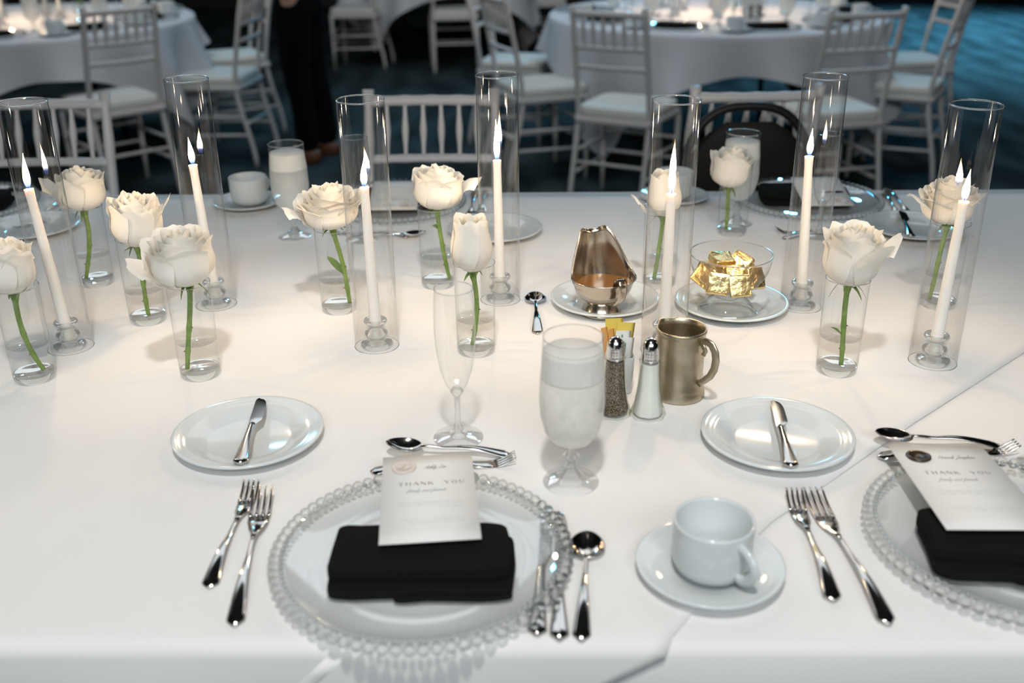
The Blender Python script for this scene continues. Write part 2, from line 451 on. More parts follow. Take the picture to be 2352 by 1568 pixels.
# second layer showing only on the front drop, its hem running down to the left
rows = []
for k in range(17):
    z = TZ - .0130 - .33 * k / 16; xs = -.155 - .012 - (TZ - z) * .95; row = []
    for j in range(81):
        x = lerp(xs - .024, xs, j / 80)
        row.append((x, drape_y(x, z) - .0004 - .0026 * sin(pi * min(1, max(0, (xs - x) / .024))) ** .7, z))
    rows.append(row)
ms.grid(rows)
ov = ms.build('overlay_cloth', 'cloth', rot=(0, 0, YAW))
sm = ov.modifiers.new('thickness', 'SOLIDIFY'); sm.thickness = .0012; sm.offset = -1
tag(ov, 'top layer of white linen with its hem crossing the table diagonally', 'tablecloth')

# ------------------------------------------------------------------ tableware makers
def plate_profile(R_, h, well):
    return [(0, .003), (well * .92, .003), (well, .0045), (well * 1.08, h * .45), (R_ * .80, h * .74), (R_ * .84, h * .80), (R_ * .855, h * .80), (R_ * .89, h * .89), (R_ * .905, h * .89), (R_ * .94, h * .96), (R_ * .985, h), (R_, h - .0008),
            (R_ * .995, h - .003), (R_ * .85, h * .55), (well * 1.02, .0006), (well * .9, 0), (0, 0)]
def make_plate(R_, h, well, name='bread_plate'):
    return Mesh().lathe(plate_profile(R_, h, well), 64).build(name, 'porcelain')
def make_cup():
    c = empty('coffee_cup')
    prof = [(0, .006), (.026, .006), (.035, .010), (.0385, .018), (.0395, .062), (.0405, .0645), (.0425, .0645), (.0432, .062), (.0424, .018), (.039, .008), (.033, .004), (.028, .003), (.027, 0), (.024, 0), (.023, .002), (0, .002)]
    Mesh().lathe(prof, 48).build('bowl', 'porcelain', c)
    h = []; 
    for k in range(13):
        a = -pi / 2 + pi * k / 12 * 1.0
        h.append((.0405 + .024 * cos(a) * (1.0 if k > 5 else .92), 0, .034 + .019 * sin(a)))
    Mesh().sweep(h, [(.0062, .0042)] * 13, 10, ref=(0, 1, 0)).build('handle', 'porcelain', c)
    return c
def make_charger(beads=True):
    c = empty('glass_charger')
    prof = [(0, .004), (.085, .004), (.100, .0045), (.104, .0062), (.108, .0045), (.112, .0058), (.116, .006), (.135, .0105), (.148, .0160), (.1535, .0185)]
    d = Mesh().lathe(prof, 72).build('dish', 'charger', c)
    so = d.modifiers.new('t', 'SOLIDIFY'); so.thickness = .0025; so.offset = -1
    n = 76
    b1 = Mesh().pillow((0, 0, 0), (.0132, .0132, .0132), 1.0, 12, 8).mesh('bead'); b1.materials.append(M['bead'])
    b2 = Mesh().pillow((0, 0, 0), (.0060, .0060, .0060), 1.0, 8, 6).mesh('small_bead'); b2.materials.append(M['bead'])
    if beads:
        for k in range(n):
            a = 2 * pi * k / n
            o = bpy.data.objects.new('bead', b1); COL.objects.link(o); o.parent = c; o.location = (.1602 * cos(a), .1602 * sin(a), .0165)
        r2 = Mesh(); v0 = [tuple(v.co) for v in b2.vertices]; f0 = [tuple(p.vertices) for p in b2.polygons]
        for k in range(116):
            a = 2 * pi * k / 116
            r2.add([(x + .1520 * cos(a), y + .1520 * sin(a), z + .0200) for x, y, z in v0], f0)
        r2.build('small_bead_ring', 'bead', c)
    else:
        r2 = Mesh(); v0 = [tuple(v.co) for v in b1.vertices]; f0 = [tuple(p.vertices) for p in b1.polygons]
        for k in range(n):
            a = 2 * pi * k / n
            r2.add([(x + .1602 * cos(a), y + .1602 * sin(a), z + .0165) for x, y, z in v0], f0)
        r2.build('bead_rim', 'bead', c)
    return c
def make_goblet():
    g = empty('water_goblet')
    bowl = [(.0355, .1985), (.0368, .175), (.0392, .140), (.0398, .115), (.0385, .095), (.0335, .074), (.025, .060), (.014, .053), (.006, .050)]
    Mesh().lathe(bowl, 44).build('bowl', 'glass', g)
    Mesh().sweep([(.0355 * cos(2 * pi * k / 44), .0355 * sin(2 * pi * k / 44), .1985) for k in range(44)], .0009, 6, closed=True).build('rim', 'solid', g)
    stem = [(0, .0515), (.006, .050), (.0052, .044), (.0105, .038), (.0062, .031), (.0075, .020), (.0135, .011), (.022, .006), (.0345, .003), (.0352, .0015), (.0345, 0), (0, 0)]
    Mesh().lathe(stem, 40).build('stem', 'stemglass', g)
    ice = [(0, .181), (.0352, .181), (.0352, .179), (.0380, .150), (.0382, .148), (0, .150)]
    Mesh().lathe(ice, 36).build('ice', 'ice', g)
    wat = [(0, .148), (.0380, .148), (.0390, .115), (.0376, .096), (.0328, .076), (.0245, .0618), (.013, .055), (0, .0535)]
    Mesh().lathe(wat, 36).build('iced_water', 'icewater', g)
    return g
def make_flute():
    g = empty('champagne_flute')
    bowl = [(.0245, .216), (.0262, .190), (.0268, .160), (.0258, .135), (.0215, .105), (.0150, .083), (.0085, .072), (.0045, .068)]
    Mesh().lathe(bowl, 40).build('bowl', 'glass', g)
    Mesh().sweep([(.0245 * cos(2 * pi * k / 36), .0245 * sin(2 * pi * k / 36), .216) for k in range(36)], .0008, 6, closed=True).build('rim', 'solid', g)
    stem = [(0, .080), (.0075, .0745), (.0095, .0715), (.0048, .064), (.0036, .045), (.0040, .025), (.0090, .016), (.0060, .011), (.014, .006), (.033, .0028), (.0340, .0014), (.033, 0), (0, 0)]
    Mesh().lathe(stem, 36).build('stem', 'stemglass', g)
    return g
def handle_mesh(L, h0, w_end=.0105, w_neck=.0028, z0=.0030, arch=.010, neck=None):
    """flat flaring handle lying along +x from x=0 (end) to x=L (neck)"""
    n = 18; pts = []; rad = []
    for i in range(n + 1):
        t = i / n; x = L * t
        w_ = lerp(w_end, w_neck, smooth01(t * 1.12) ** .62)
        if t < .06: w_ *= sqrt(max(.04, 1 - (1 - t / .06) ** 2)) * .96 + .02
        z = z0 + arch * sin(pi * t) ** 1.3 * .75 + h0 * smooth01((t - .7) / .3)
        pts.append((x, 0, z)); rad.append((w_, lerp(.0021, .0018, t)))
    return pts, rad
def make_fork(L, w=.0125):
    f = empty('fork'); hl = L * .60
    p, r = handle_mesh(hl, .004)
    ms = Mesh(); ms.sweep(p, r, 10)
    z1 = p[-1][2]
    # shoulder widening into the tine root
    q = [(hl, 0, z1), (hl + .010, 0, z1 - .001), (hl + .022, 0, z1 - .004), (hl + .036, 0, z1 - .0055), (hl + .050, 0, z1 - .0050)]
    ms.sweep(q, [(.0028, .0018), (.0040, .0018), (.0088, .0016), (w * .98, .0013), (w, .0012)], 10)
    ms.build('handle', 'steel', f)
    x0 = hl + .049; tl = L - x0
    for k in range(4):
        y = (k - 1.5) * w * .56
        pt = []; rd = []
        for i in range(8):
            t = i / 7
            pt.append((x0 + tl * t, y, z1 - .0050 + .012 * t ** 1.7)); rd.append((lerp(.0021, .0012, t), .0012 if i < 7 else .0006))
        Mesh().sweep(pt, rd, 8).build('tine', 'steel', f)
    return f
def make_spoon(L, bl, bw, bowl_depth=.0085):
    s = empty('spoon'); hl = L - bl
    p, r = handle_mesh(hl, .006)
    Mesh().sweep(p, r, 10).build('handle', 'steel', s)
    zr = p[-1][2]; rows = []
    nu, nv = 18, 24
    for i in range(nu + 1):
        t = i / nu; row = []
        for k in range(nv):
            a = 2 * pi * k / nv
            ex = cos(a); ey = sin(a)
            x = hl + bl / 2 - .002 + ex * t * bl / 2
            wid = bw / 2 * (1 - .16 * ex * t)
            z = zr - bowl_depth * (1 - t ** 2.2) + .002 * (ex * t) + .0005
            row.append((x, ey * t * wid, z))
        row.append(row[0]); rows.append(row)
    o = Mesh().grid(rows).build('bowl', 'steel', s)
    so = o.modifiers.new('t', 'SOLIDIFY'); so.thickness = .0013; so.offset = -1
    return s
def make_knife(L, bl, bw=.0105, z=.004):
    k_ = empty('knife'); hl = L - bl
    p, r = handle_mesh(hl, .0, w_end=.0108, w_neck=.0048, z0=.0045, arch=.001)
    r = [(a, .0032) for a, b in r]
    Mesh().sweep(p, r, 10).build('handle', 'steel', k_)
    top = []; bot = []; n = 20
    pts = []
    for i in range(n + 1):
        t = i / n; x = hl - .002 + bl * t
        yb = -.0048 - (bw - .0048) * smooth01(t / .22)
        if t > .62: yb *= sqrt(max(0, 1 - ((t - .62) / .38) ** 2.4))
        yt = .0048 * (1 - .1 * t) if t < .85 else .0048 * .9 * sqrt(max(0, 1 - ((t - .85) / .15) ** 2))
        pts.append((x, yb, yt))
    rows = []
    for x, yb, yt in pts:
        rows.append([(x, yt, z + .0011), (x, (yb + yt) / 2, z + .0011), (x, yb, z + .0002), (x, (yb + yt) / 2, z - .0011), (x, yt, z - .0011), (x, yt, z + .0011)])
    Mesh().grid(rows).build('blade', 'steel', k_, angle=R(30))
    return k_
def lay(root, end, tip, label, cat, group=None, tilt=0.0, z=None, roll=0.0):
    """lay a piece of cutlery with its handle end and its tip over two table points"""
    root.location = (end[0], end[1], TT + .0002 if z is None else z)
    root.rotation_euler = (roll, -tilt, atan2(tip[1] - end[1], tip[0] - end[0]))
    return tag(root, label, cat, group)

# ------------------------------------------------------------------ candle lights
def make_tube():
    t = empty('glass_hurricane_tube')
    Mesh().lathe([(.0352, 0), (.0354, .10), (.0354, .30), (.0354, .3945)], 56).build('wall', 'tube', t)
    for z in (.0012, .3950):
        Mesh().sweep([(.0352 * cos(2 * pi * k / 56), .0352 * sin(2 * pi * k / 56), z) for k in range(56)], .0011, 6, closed=True).build('rim', 'solid', t)
    return t
def make_holder():
    prof = [(0, .012), (.0100, .012), (.0108, .014), (.0112, .046), (.0135, .0485), (.0175, .0475), (.0195, .0445), (.0180, .041), (.0150, .038), (.0150, .033), (.0175, .029), (.0205, .025), (.0200, .020), (.0165, .0165), (.0170, .013), (.0235, .010), (.0268, .006), (.0268, .0025), (.0255, 0), (0, 0)]
    o = Mesh().lathe(prof, 40).build('candle_holder', 'solid')
    return o
def make_candle(top, lean, flame_h, seed, power=1.02, label=None, lit=True):
    """top = height of the wax above the table, lean = sideways drift of its top"""
    c = empty('taper_candle')
    z0 = .0135; ms = Mesh(); n = 14; pts = []; rad = []
    for i in range(n + 1):
        t = i / n; pts.append((lean[0] * t, lean[1] * t, lerp(z0, top, t))); rad.append(lerp(.0100, .0064, t) if t < .93 else .0064 + .0008 * smooth01((t - .93) / .07))
    ms.sweep(pts, rad, 20, ref=(0, 1, 0)); ms.build('wax', 'wax', c, angle=R(50))
    x, y = lean
    Mesh().sweep([(x, y, top - .001), (x + .0004, y, top + .005), (x + .0016, y, top + .010)], .0006, 6, ref=(0, 1, 0)).build('wick', 'wick', c)
    rnd = random.Random(seed); bx = rnd.uniform(-.0025, .003)
    prof = []
    fl = []
    for i in range(13):
        t = i / 12; r_ = .0056 * (sin(pi * min(1, t * .94 + .06) ** .62) ** 1.1) * (1 - .35 * t)
        fl.append((x + bx * t * t, y, top + .0035 + flame_h * t, max(r_, .0002)))
    rows = []
    for (fx, fy, fz, r_) in fl:
        rows.append([(fx + r_ * cos(2 * pi * k / 14), fy + r_ * sin(2 * pi * k / 14), fz) for k in range(15)])
    Mesh().grid(rows).build('flame', 'flame', c)
    if lit:
        d = bpy.data.lights.new('candle_glow', 'POINT'); d.energy = power; d.color = (1.0, .70, .42); d.shadow_soft_size = .004
        lo = bpy.data.objects.new('candle_glow', d); COL.objects.link(lo); lo.parent = c; lo.location = (x, y, top + .0035 + flame_h * .42)
    return c
TUBES = [  # x, y, wax top, lean, flame height, place
    (-.715, 1.533, .264, (-.016, 0), .052, 'at the left end of the row'),
    (-.525, 1.712, .253, (-.008, 0), .044, 'behind the two leftmost front roses'),
    (-.218, 1.527, .263, (-.003, 0), .043, 'beside the wide open rose'),
    (-.020, 1.722, .253, (-.002, 0), .066, 'behind the closed rosebud'),
    (.240, 1.499, .256, (.000, 0), .064, 'behind the pewter mug'),
    (.504, 1.675, .266, (-.013, 0), .043, 'right of the gold butter bowl'),
    (.648, 1.444, .256, (.006, 0), .044, 'at the right end of the row'),
]
tube0 = make_tube(); holder0 = make_holder()
for i, (x, y, top, lean, fh, place) in enumerate(TUBES):
    t = tube0 if i == 0 else dup(tube0, (0, 0, 0)); t.location = (x, y, TT); t.rotation_euler = (0, 0, i * .7)
    tag(t, 'tall clear glass tube ' + place, 'candle tube', 'glass tubes around the candles')
    h = holder0 if i == 0 else dup(holder0, (0, 0, 0)); h.location = (x + lean[0] * .05, y, TT); h.rotation_euler = (0, 0, i)
    tag(h, 'small clear glass candlestick in the tube ' + place, 'candlestick', 'glass candlesticks')
    c = make_candle(top, lean, fh, i); c.location = (x, y, TT)
    tag(c, 'lit white taper candle in the tube ' + place, 'candle', 'lit taper candles')

# ------------------------------------------------------------------ roses in bud vases
def make_vase():
    v = empty('bud_vase')
    Mesh().lathe([(.0302, .010), (.0310, .06), (.0318, .1495)], 48).build('wall', 'glass', v)
    Mesh().sweep([(.0318 * cos(2 * pi * k / 48), .0318 * sin(2 * pi * k / 48), .1500) for k in range(48)], .0009, 6, closed=True).build('rim', 'solid', v)
    Mesh().lathe([(0, .010), (.027, .0105), (.0295, .0125), (.0303, .0118), (.0303, .0022), (.0292, .0004), (.027, 0), (0, 0)], 40).build('base', 'base', v)
    ms = Mesh(); ms.lathe([(0, .058), (.0298, .058), (.0303, .0592)], 40); ms.build('water_surface', 'watertop', v)
    return v
def make_petal(Rl, H, half, th, open_, curl, ruffle, seed, tip=.0, spiral=.0, lift=.0, nu=9, nv=10):
    rows = []
    rnd = random.Random(seed); ph = rnd.uniform(0, 9)
    for j in range(nv + 1):
        v = j / nv; row = []
        for i in range(nu + 1):
            u = -1 + 2 * i / nu
            aw = half * (.42 + .58 * sin(pi * min(.5, v * .62 + .05)))
            vv = v
            edge = 1 - .20 * (abs(u) ** 2.6) + tip * (1 - abs(u)) ** 2
            wz = ruffle * sin(u * 6.5 + ph) * v ** 4 + ruffle * .9 * noise.noise((u * 3.2 + ph, v * 2, seed * 1.7)) * v ** 2
            z = H * (vv ** 1.15) * (1 - (1 - edge) * v ** 2) + wz * H * .5 + lift
            k = v / .50
            r_ = Rl * (sin(pi / 2 * min(1, k)) ** .62) if k < 1 else Rl * (1 + open_ * smooth01((v - .50) / .50))
            if v > .74:
                q = (v - .74) / .26
                r_ += curl * q * q * (1 - .35 * abs(u)); z -= curl * .62 * q ** 3 * (1 - .35 * abs(u))
            r_ = max(.0012, r_ * (1 + spiral * u) + wz * Rl * .45 + .0016 * noise.noise((u * 2 + ph, v * 3, 4.1)))
            a = th + u * aw
            row.append((r_ * cos(a), r_ * sin(a), z))
        rows.append(row)
    return Mesh().grid(rows)
def make_rose(idx, recept, stembot, H, R_, kind, label, leaf=None, tilt=(0, 0), stray=None, bend=.006, seed=0):
    rs = empty('white_rose')
    rnd = random.Random(100 + seed)
    head = Matrix.Translation((recept[0], 0, recept[1])) @ Matrix.Rotation(tilt[0], 4, 'Y') @ Matrix.Rotation(tilt[1], 4, 'X')
    def put(ms, name, m):
        ms.v = [tuple(head @ Vector(p)) for p in ms.v]
        return ms.build(name, m, rs)
    if kind == 'open':      layers = [(.14, 1.00, 3, -.10, 0), (.27, 1.01, 4, -.08, .001), (.42, 1.00, 5, -.04, .003), (.58, .97, 5, .00, .005), (.74, .92, 5, .05, .007), (.88, .85, 6, .10, .009), (1.0, .76, 6, .14, .011)]
    elif kind == 'bud':     layers = [(.22, .98, 3, -.1, 0), (.45, .99, 3, -.18, .000), (.72, 1.0, 4, -.26, .0005), (1.0, 1.0, 4, -.22, .0015)]
    else:                   layers = [(.14, 1.00, 3, -.10, 0), (.28, 1.01, 4, -.10, .001), (.44, 1.01, 4, -.10, .002), (.62, .99, 5, -.08, .004), (.82, .96, 5, -.05, .005), (1.0, .90, 6, -.04, .007)]
    a0 = rnd.uniform(0, 6.28)
    for li, (rf, hf, cnt, op, cu) in enumerate(layers):
        for k in range(cnt):
            a = a0 + li * .75 + 2 * pi * k / cnt + rnd.uniform(-.12, .12)
            half = (pi / cnt) * (1.55 if cnt <= 4 else 1.45)
            ms = make_petal(R_ * rf * rnd.uniform(.97, 1.03), H * hf * rnd.uniform(.96, 1.03), half, a, op + rnd.uniform(-.04, .04), cu * rnd.uniform(.6, 1.3), .05 if kind != 'bud' else .03,
                            seed * 31 + li * 7 + k, tip=rnd.uniform(.0, .07), spiral=.07 if rf < 1 else .04)
            put(ms, 'petal', 'petal' if li > 1 else 'heart')
    for (a, Rl, hh, cu, half) in (stray or []):
        put(make_petal(R_ * Rl, H * hh, half, a, .35, cu, .07, seed * 13 + 5, tip=.12), 'petal', 'petal')
    # calyx: green hip and sepals
    ms = Mesh(); ms.lathe([(0, -.010), (.0045, -.009), (.0066, -.003), (.0090, .001), (.0105, .004), (0, .005)], 14); put(ms, 'calyx', 'green')
    for k in range(5):
        a = rnd.uniform(-.3, .3) + 2 * pi * k / 5; down = rnd.uniform(-.5, 1.0); Ls = rnd.uniform(.020, .034); rows = []
        for i in range(8):
            t = i / 7; rr_ = .007 + Ls * (t * .62 if down > 0 else t * .8); zz = .000 - Ls * down * t * t * .9 + (.006 * t if down < 0 else 0)
            wd = .0040 * (1 - t) ** .7 + .0003
            rows.append([(rr_ * cos(a) - j * wd * sin(a), rr_ * sin(a) + j * wd * cos(a), zz + (0 if j == 0 else .0008)) for j in (-1, 0, 1)])
        put(Mesh().grid(rows), 'sepal', 'dgreen')
    # stem
    pts = []; rad = []; n = 14
    for i in range(n + 1):
        t = i / n
        x = lerp(recept[0], stembot[0], t ** 1.25) + bend * sin(pi * t) ; z = lerp(recept[1] - .006, stembot[1], t)
        y = .004 * sin(pi * t * 1.5)
        pts.append((x, y, z)); rad.append(lerp(.0041, .0034, t) + (.0008 if i in (7, 11) else 0) + (.0016 if i == 0 else 0))
    st = Mesh().sweep(pts, rad, 10, ref=(0, 1, 0)).build('stem', 'green', rs)
    for i, sgn in ((7, 1), (11, -1)):
        p = pts[i]
        Mesh().sweep([(p[0] + sgn * .0022, p[1] - .001, p[2]), (p[0] + sgn * .0050, p[1] - .0015, p[2] + .001), (p[0] + sgn * .0068, p[1] - .002, p[2] - .0005)], [.0014, .0008, .0001], 6, ref=(0, 1, 0)).build('thorn', 'brown', st)
    if leaf:
        i, dx, dz, w_ = leaf; p = pts[i]; rows = []
        for q in range(9):
            t = q / 8; wd = w_ * sin(pi * min(1, t * .85 + .05)) ** 1.2 if q < 8 else .0002
            if t < .3: wd = .0006 + (wd - .0006) * smooth01((t - .12) / .18)
            cx_ = p[0] + dx * t; cz = p[2] + dz * t + .004 * sin(pi * t)
            nx, nz = -dz, dx; ln = sqrt(nx * nx + nz * nz)
            rows.append([(cx_ + j * wd * nx / ln, p[1] - .004 * t - (.002 if j == 0 else 0) * sin(pi * t), cz + j * wd * nz / ln) for j in (-1, 0, 1)])
        Mesh().grid(rows).build('leaf', 'dgreen', rs)
    return tag(rs, label, 'rose', 'white roses in bud vases')
vase0 = make_vase()
ROSES = [  # vase x, y, receptacle (x,z), stem bottom (x,z), head height, radius, kind, label of rose, label of vase, extras
    (-.726, 1.420, (-.004, .138), (.018, .016), .079, .036, 'cup', 'closed white rose at the far left, its stem curving to the right', 'clear bud vase at the far left with a curved rose stem', dict(tilt=(-.05, -.05), bend=-.010)),
    (-.778, 1.827, (.000, .142), (-.018, .012), .076, .040, 'cup', 'white rose behind the leftmost candle tube, a petal loose on its left', 'clear bud vase behind the leftmost candle tube', dict(tilt=(.04, 0), bend=.004, stray=[(3.3, 1.15, .78, .006, .55)])),
    (-.624, 1.643, (.002, .134), (.003, .012), .086, .040, 'cup', 'cream white rose in the vase right of the leftmost candle tube', 'clear bud vase right of the leftmost candle tube', dict(tilt=(.08, .0), bend=-.002, stray=[(.2, .95, 1.0, .006, .6)])),
    (-.476, 1.428, (.002, .148), (-.018, .012), .082, .046, 'cup', 'pale white rose with drooping left petals, nearest to the left bread plate', 'clear bud vase nearest to the left bread plate', dict(tilt=(-.08, .10), bend=-.002, stray=[(3.5, 1.12, .66, .008, .6)])),
    (-.302, 1.683, (.000, .150), (.020, .014), .074, .045, 'open', 'wide open white rose left of the third candle tube', 'clear bud vase left of the third candle tube', dict(tilt=(-.06, .05), bend=.004, leaf=(9, -.028, .040, .0062), stray=[(3.4, 1.08, .66, .012, .35), (.1, 1.05, .9, .006, .5)])),
    (-.136, 1.799, (.004, .146), (.022, .013), .076, .042, 'cup', 'white rose between the third and fourth candle tubes', 'clear bud vase between the third and fourth candle tubes', dict(tilt=(.05, 0), bend=-.001, leaf=(4, -.013, .012, .0034), stray=[(.1, 1.08, .82, .016, .55)])),
    (-.057, 1.503, (-.002, .134), (-.006, .013), .086, .031, 'bud', 'narrow white rosebud behind the near champagne flute', 'clear bud vase behind the near champagne flute', dict(tilt=(-.02, .05), bend=.006)),
    (.272, 1.790, (.002, .130), (-.010, .012), .080, .031, 'bud', 'white rosebud behind the candle tube by the mug', 'clear bud vase behind the candle tube by the mug', dict(tilt=(0, 0), bend=.001, stray=[(3.3, 1.3, .55, .006, .4)])),
    (.465, 2.083, (-.014, .100), (-.014, .012), .080, .040, 'cup', 'white rose set low in its vase behind the butter bowl', 'clear bud vase behind the butter bowl', dict(tilt=(.06, 0), bend=.002)),
    (.492, 1.418, (.001, .140), (.005, .012), .090, .040, 'cup', 'large white rose with petals peeling right, above the right bread plate', 'clear bud vase above the right bread plate', dict(tilt=(-.02, .06), bend=.001, leaf=(9, -.022, .018, .0016), stray=[(-.2, 1.0, .90, .012, .5), (5.2, 1.02, .84, .004, .7)])),
    (.744, 1.676, (-.006, .148), (-.018, .013), .078, .038, 'open', 'ruffled white rose behind the rightmost candle tube', 'clear bud vase behind the rightmost candle tube', dict(tilt=(-.05, 0), bend=.001, stray=[(3.2, 1.15, .75, .012, .5)])),
]
for i, (x, y, rc, sb, H, R_, kind, lr, lv, kw) in enumerate(ROSES):
    v = vase0 if i == 0 else dup(vase0, (0, 0, 0)); v.location = (x, y, TT); v.rotation_euler = (0, 0, i * .9)
    tag(v, lv, 'vase', 'clear bud vases')
    r = make_rose(i, rc, sb, H, R_, kind, lr, seed=i + 3, **kw); r.location = (x, y, TT)

# ------------------------------------------------------------------ place settings on the near table
chA = make_charger(); chA.location = (-.101, .943, TT); tag(chA, 'clear glass charger with beaded rim nearest the front edge, under the pale seal card', 'charger plate', 'beaded glass chargers')
chB = dup(chA, (.562, .966, TT), .02, 'clear glass charger with beaded rim under the dark seal card', 'beaded glass chargers')
far0 = make_charger(False); far0.location = (-.267, 2.300, TT); tag(far0, 'clear beaded charger across the table behind the third candle tube', 'charger plate', 'beaded glass chargers')
dup(far0, (.679, 2.287, TT), .3, 'clear beaded charger across the table in front of the black chair', 'beaded glass chargers')
dup(far0, (-1.262, 2.315, TT), .7, 'clear beaded charger across the table at the far left edge', 'beaded glass chargers')

def make_napkin(seed, w=.198, d=.100, h=.028):
    n = empty('folded_napkin')
    def wob(k, amp):
        def fn(p):
            q = noise.noise((p.x * 14 + seed * 3, p.y * 22 + k * 5, p.z * 10)); q2 = noise.noise((p.x * 30 + k * 7, p.y * 30, seed * 2.0))
            return Vector((p.x + (q * .004 + .003 * q2) * amp, p.y + q2 * .003 * amp, p.z * (1 + .10 * q * amp) + q * .0016 * amp))
        return fn
    Mesh().pillow((0, .004, h * .60), (w * .97, d * .86, h * .80), .16, 44, 16, wob(1, 1.0)).build('top_fold', 'napkin', n)
    Mesh().pillow((.002, -.004, h * .22), (w, d, h * .42), .18, 44, 12, wob(2, 1.2)).build('under_fold', 'napkin', n)
    Mesh().pillow((w * .18, -d * .46, h * .13), (w * .62, d * .30, h * .22), .3, 30, 10, wob(3, 1.4)).build('loose_corner', 'napkin', n)
    return n
nap0 = make_napkin(1); nap0.location = (-.100, .926, TT + .0055); nap0.rotation_euler = (0, 0, .01)
tag(nap0, 'black linen napkin folded in a block under the pale seal card', 'napkin', 'folded black napkins')
napB = make_napkin(2, .205, .100); napB.location = (.553, .940, TT + .0055); napB.rotation_euler = (0, 0, -.10)
tag(napB, 'black linen napkin folded in a block under the dark seal card', 'napkin', 'folded black napkins')
for (x, y, rz, l) in ((-.262, 2.318, .05, 'black folded napkin across the table behind the third candle tube'), (.672, 2.310, -.05, 'black folded napkin across the table before the black chair'), (-1.262, 2.325, .1, 'black folded napkin across the table at the far left edge')):
    dup(nap0, (x, y, TT + .0055), rz, l)

# lettering strokes ------------------------------------------------
SER = {  # thick/thin capitals on a unit box: (x0,y0,x1,y1,width)
    'T': [(.0, .97, 1, .97, .06), (.5, 0, .5, 1, .20), (.33, .02, .67, .02, .05)], 'H': [(.15, 0, .15, 1, .20), (.85, 0, .85, 1, .20), (.15, .52, .85, .52, .06)],
    'A': [(.05, 0, .5, 1, .08), (.5, 1, .95, 0, .22), (.22, .36, .75, .36, .06)], 'N': [(.12, 0, .12, 1, .08), (.12, 1, .88, 0, .22), (.88, 0, .88, 1, .08)],
    'K': [(.15, 0, .15, 1, .20), (.2, .42, .85, 1, .07), (.4, .58, .92, 0, .20)], 'Y': [(.05, 1, .5, .45, .20), (.95, 1, .5, .45, .07), (.5, 0, .5, .48, .20)],
    'O': [(.10, .3, .10, .7, .18), (.90, .3, .90, .7, .18), (.10, .7, .35, .98, .12), (.35, .98, .65, .98, .06), (.65, .98, .90, .7, .12), (.10, .3, .35, .02, .12), (.35, .02, .65, .02, .06), (.65, .02, .90, .3, .12)],
    'U': [(.15, .3, .15, 1, .20), (.85, .3, .85, 1, .08), (.15, .3, .38, .02, .14), (.38, .02, .65, .02, .06), (.65, .02, .85, .3, .08)],
    '1': [(.5, 0, .5, 1, .22), (.25, .8, .5, .98, .1), (.25, .02, .75, .02, .06)], '3': [(.15, .9, .5, 1, .1), (.5, 1, .85, .78, .2), (.85, .78, .45, .54, .14), (.45, .54, .9, .28, .2), (.9, .28, .5, 0, .16), (.5, 0, .1, .12, .1)],
}
CUR = {  # cursive pen paths, x advance in units of x-height
    'a': ([(.75, .8), (.4, 1), (.1, .5), (.35, 0), (.75, .6), (.8, 1), (.75, .1), (1.1, .2)], 1.0), 'b': ([(0, .2), (.45, 1.9), (.3, 2.1), (.2, .2), (.55, .05), (.75, .6), (.45, .9), (.9, .8)], .9),
    'c': ([(.7, .8), (.4, 1), (.1, .5), (.4, 0), (.9, .25)], .8), 'd': ([(.75, .8), (.4, 1), (.1, .5), (.35, 0), (.75, .6), (1.0, 2.1), (.8, .1), (1.1, .2)], 1.05),
    'e': ([(.05, .3), (.6, .6), (.5, 1), (.15, .6), (.35, 0), (.85, .3)], .8), 'f': ([(0, .3), (.6, 1.8), (.45, 2.1), (.25, .6), (.0, -1), (.25, -.6), (.5, .3)], .6),
    'h': ([(0, .2), (.45, 1.9), (.3, 2.1), (.1, 0), (.35, .8), (.6, .9), (.6, .1), (.95, .2)], .9), 'i': ([(.05, .3), (.3, 1), (.25, .1), (.55, .25)], .5),
    'l': ([(0, .2), (.5, 1.9), (.35, 2.1), (.2, .2), (.55, .2)], .5), 'm': ([(.05, 0), (.15, 1), (.2, .5), (.45, 1), (.5, 0), (.55, .6), (.8, 1), (.85, 0), (1.2, .2)], 1.15),
    'n': ([(.05, 0), (.15, 1), (.2, .5), (.5, 1), (.55, .1), (.9, .2)], .85), 'o': ([(.5, 1), (.1, .5), (.4, 0), (.75, .5), (.5, 1), (1.0, .85)], .9),
    'p': ([(.2, 1), (-.05, -1), (.2, .6), (.6, 1), (.7, .4), (.25, .05), (.9, .2)], .85), 'r': ([(.05, .1), (.25, 1.05), (.5, .9), (.45, .1), (.8, .25)], .7),
    's': ([(.05, .2), (.45, 1), (.55, .3), (.2, .05), (.8, .25)], .7), 'y': ([(.1, 1), (.2, .3), (.5, .3), (.7, 1), (.4, -1), (.2, -.8), (.9, .3)], .9),
    'A': ([(-.2, .2), (.3, .3), (1.3, 2.2), (1.3, 0), (.9, .9), (.5, .8), (1.6, .3)], 1.6), 'L': ([(.3, 1.6), (.8, 2.1), (.5, .6), (.1, .05), (.7, .2), (1.3, .1)], 1.3),
    'H': ([(.2, 2), (.45, 2.1), (.1, 0), (.2, .9), (1.2, 1.1), (1.4, 2.2), (1.1, 0), (1.6, .2)], 1.6), 'J': ([(.3, 1.9), (1.2, 2.2), (.8, .6), (.3, -1), (.1, -.6), (1.1, .2)], 1.1), ' ': ([], .7),
}
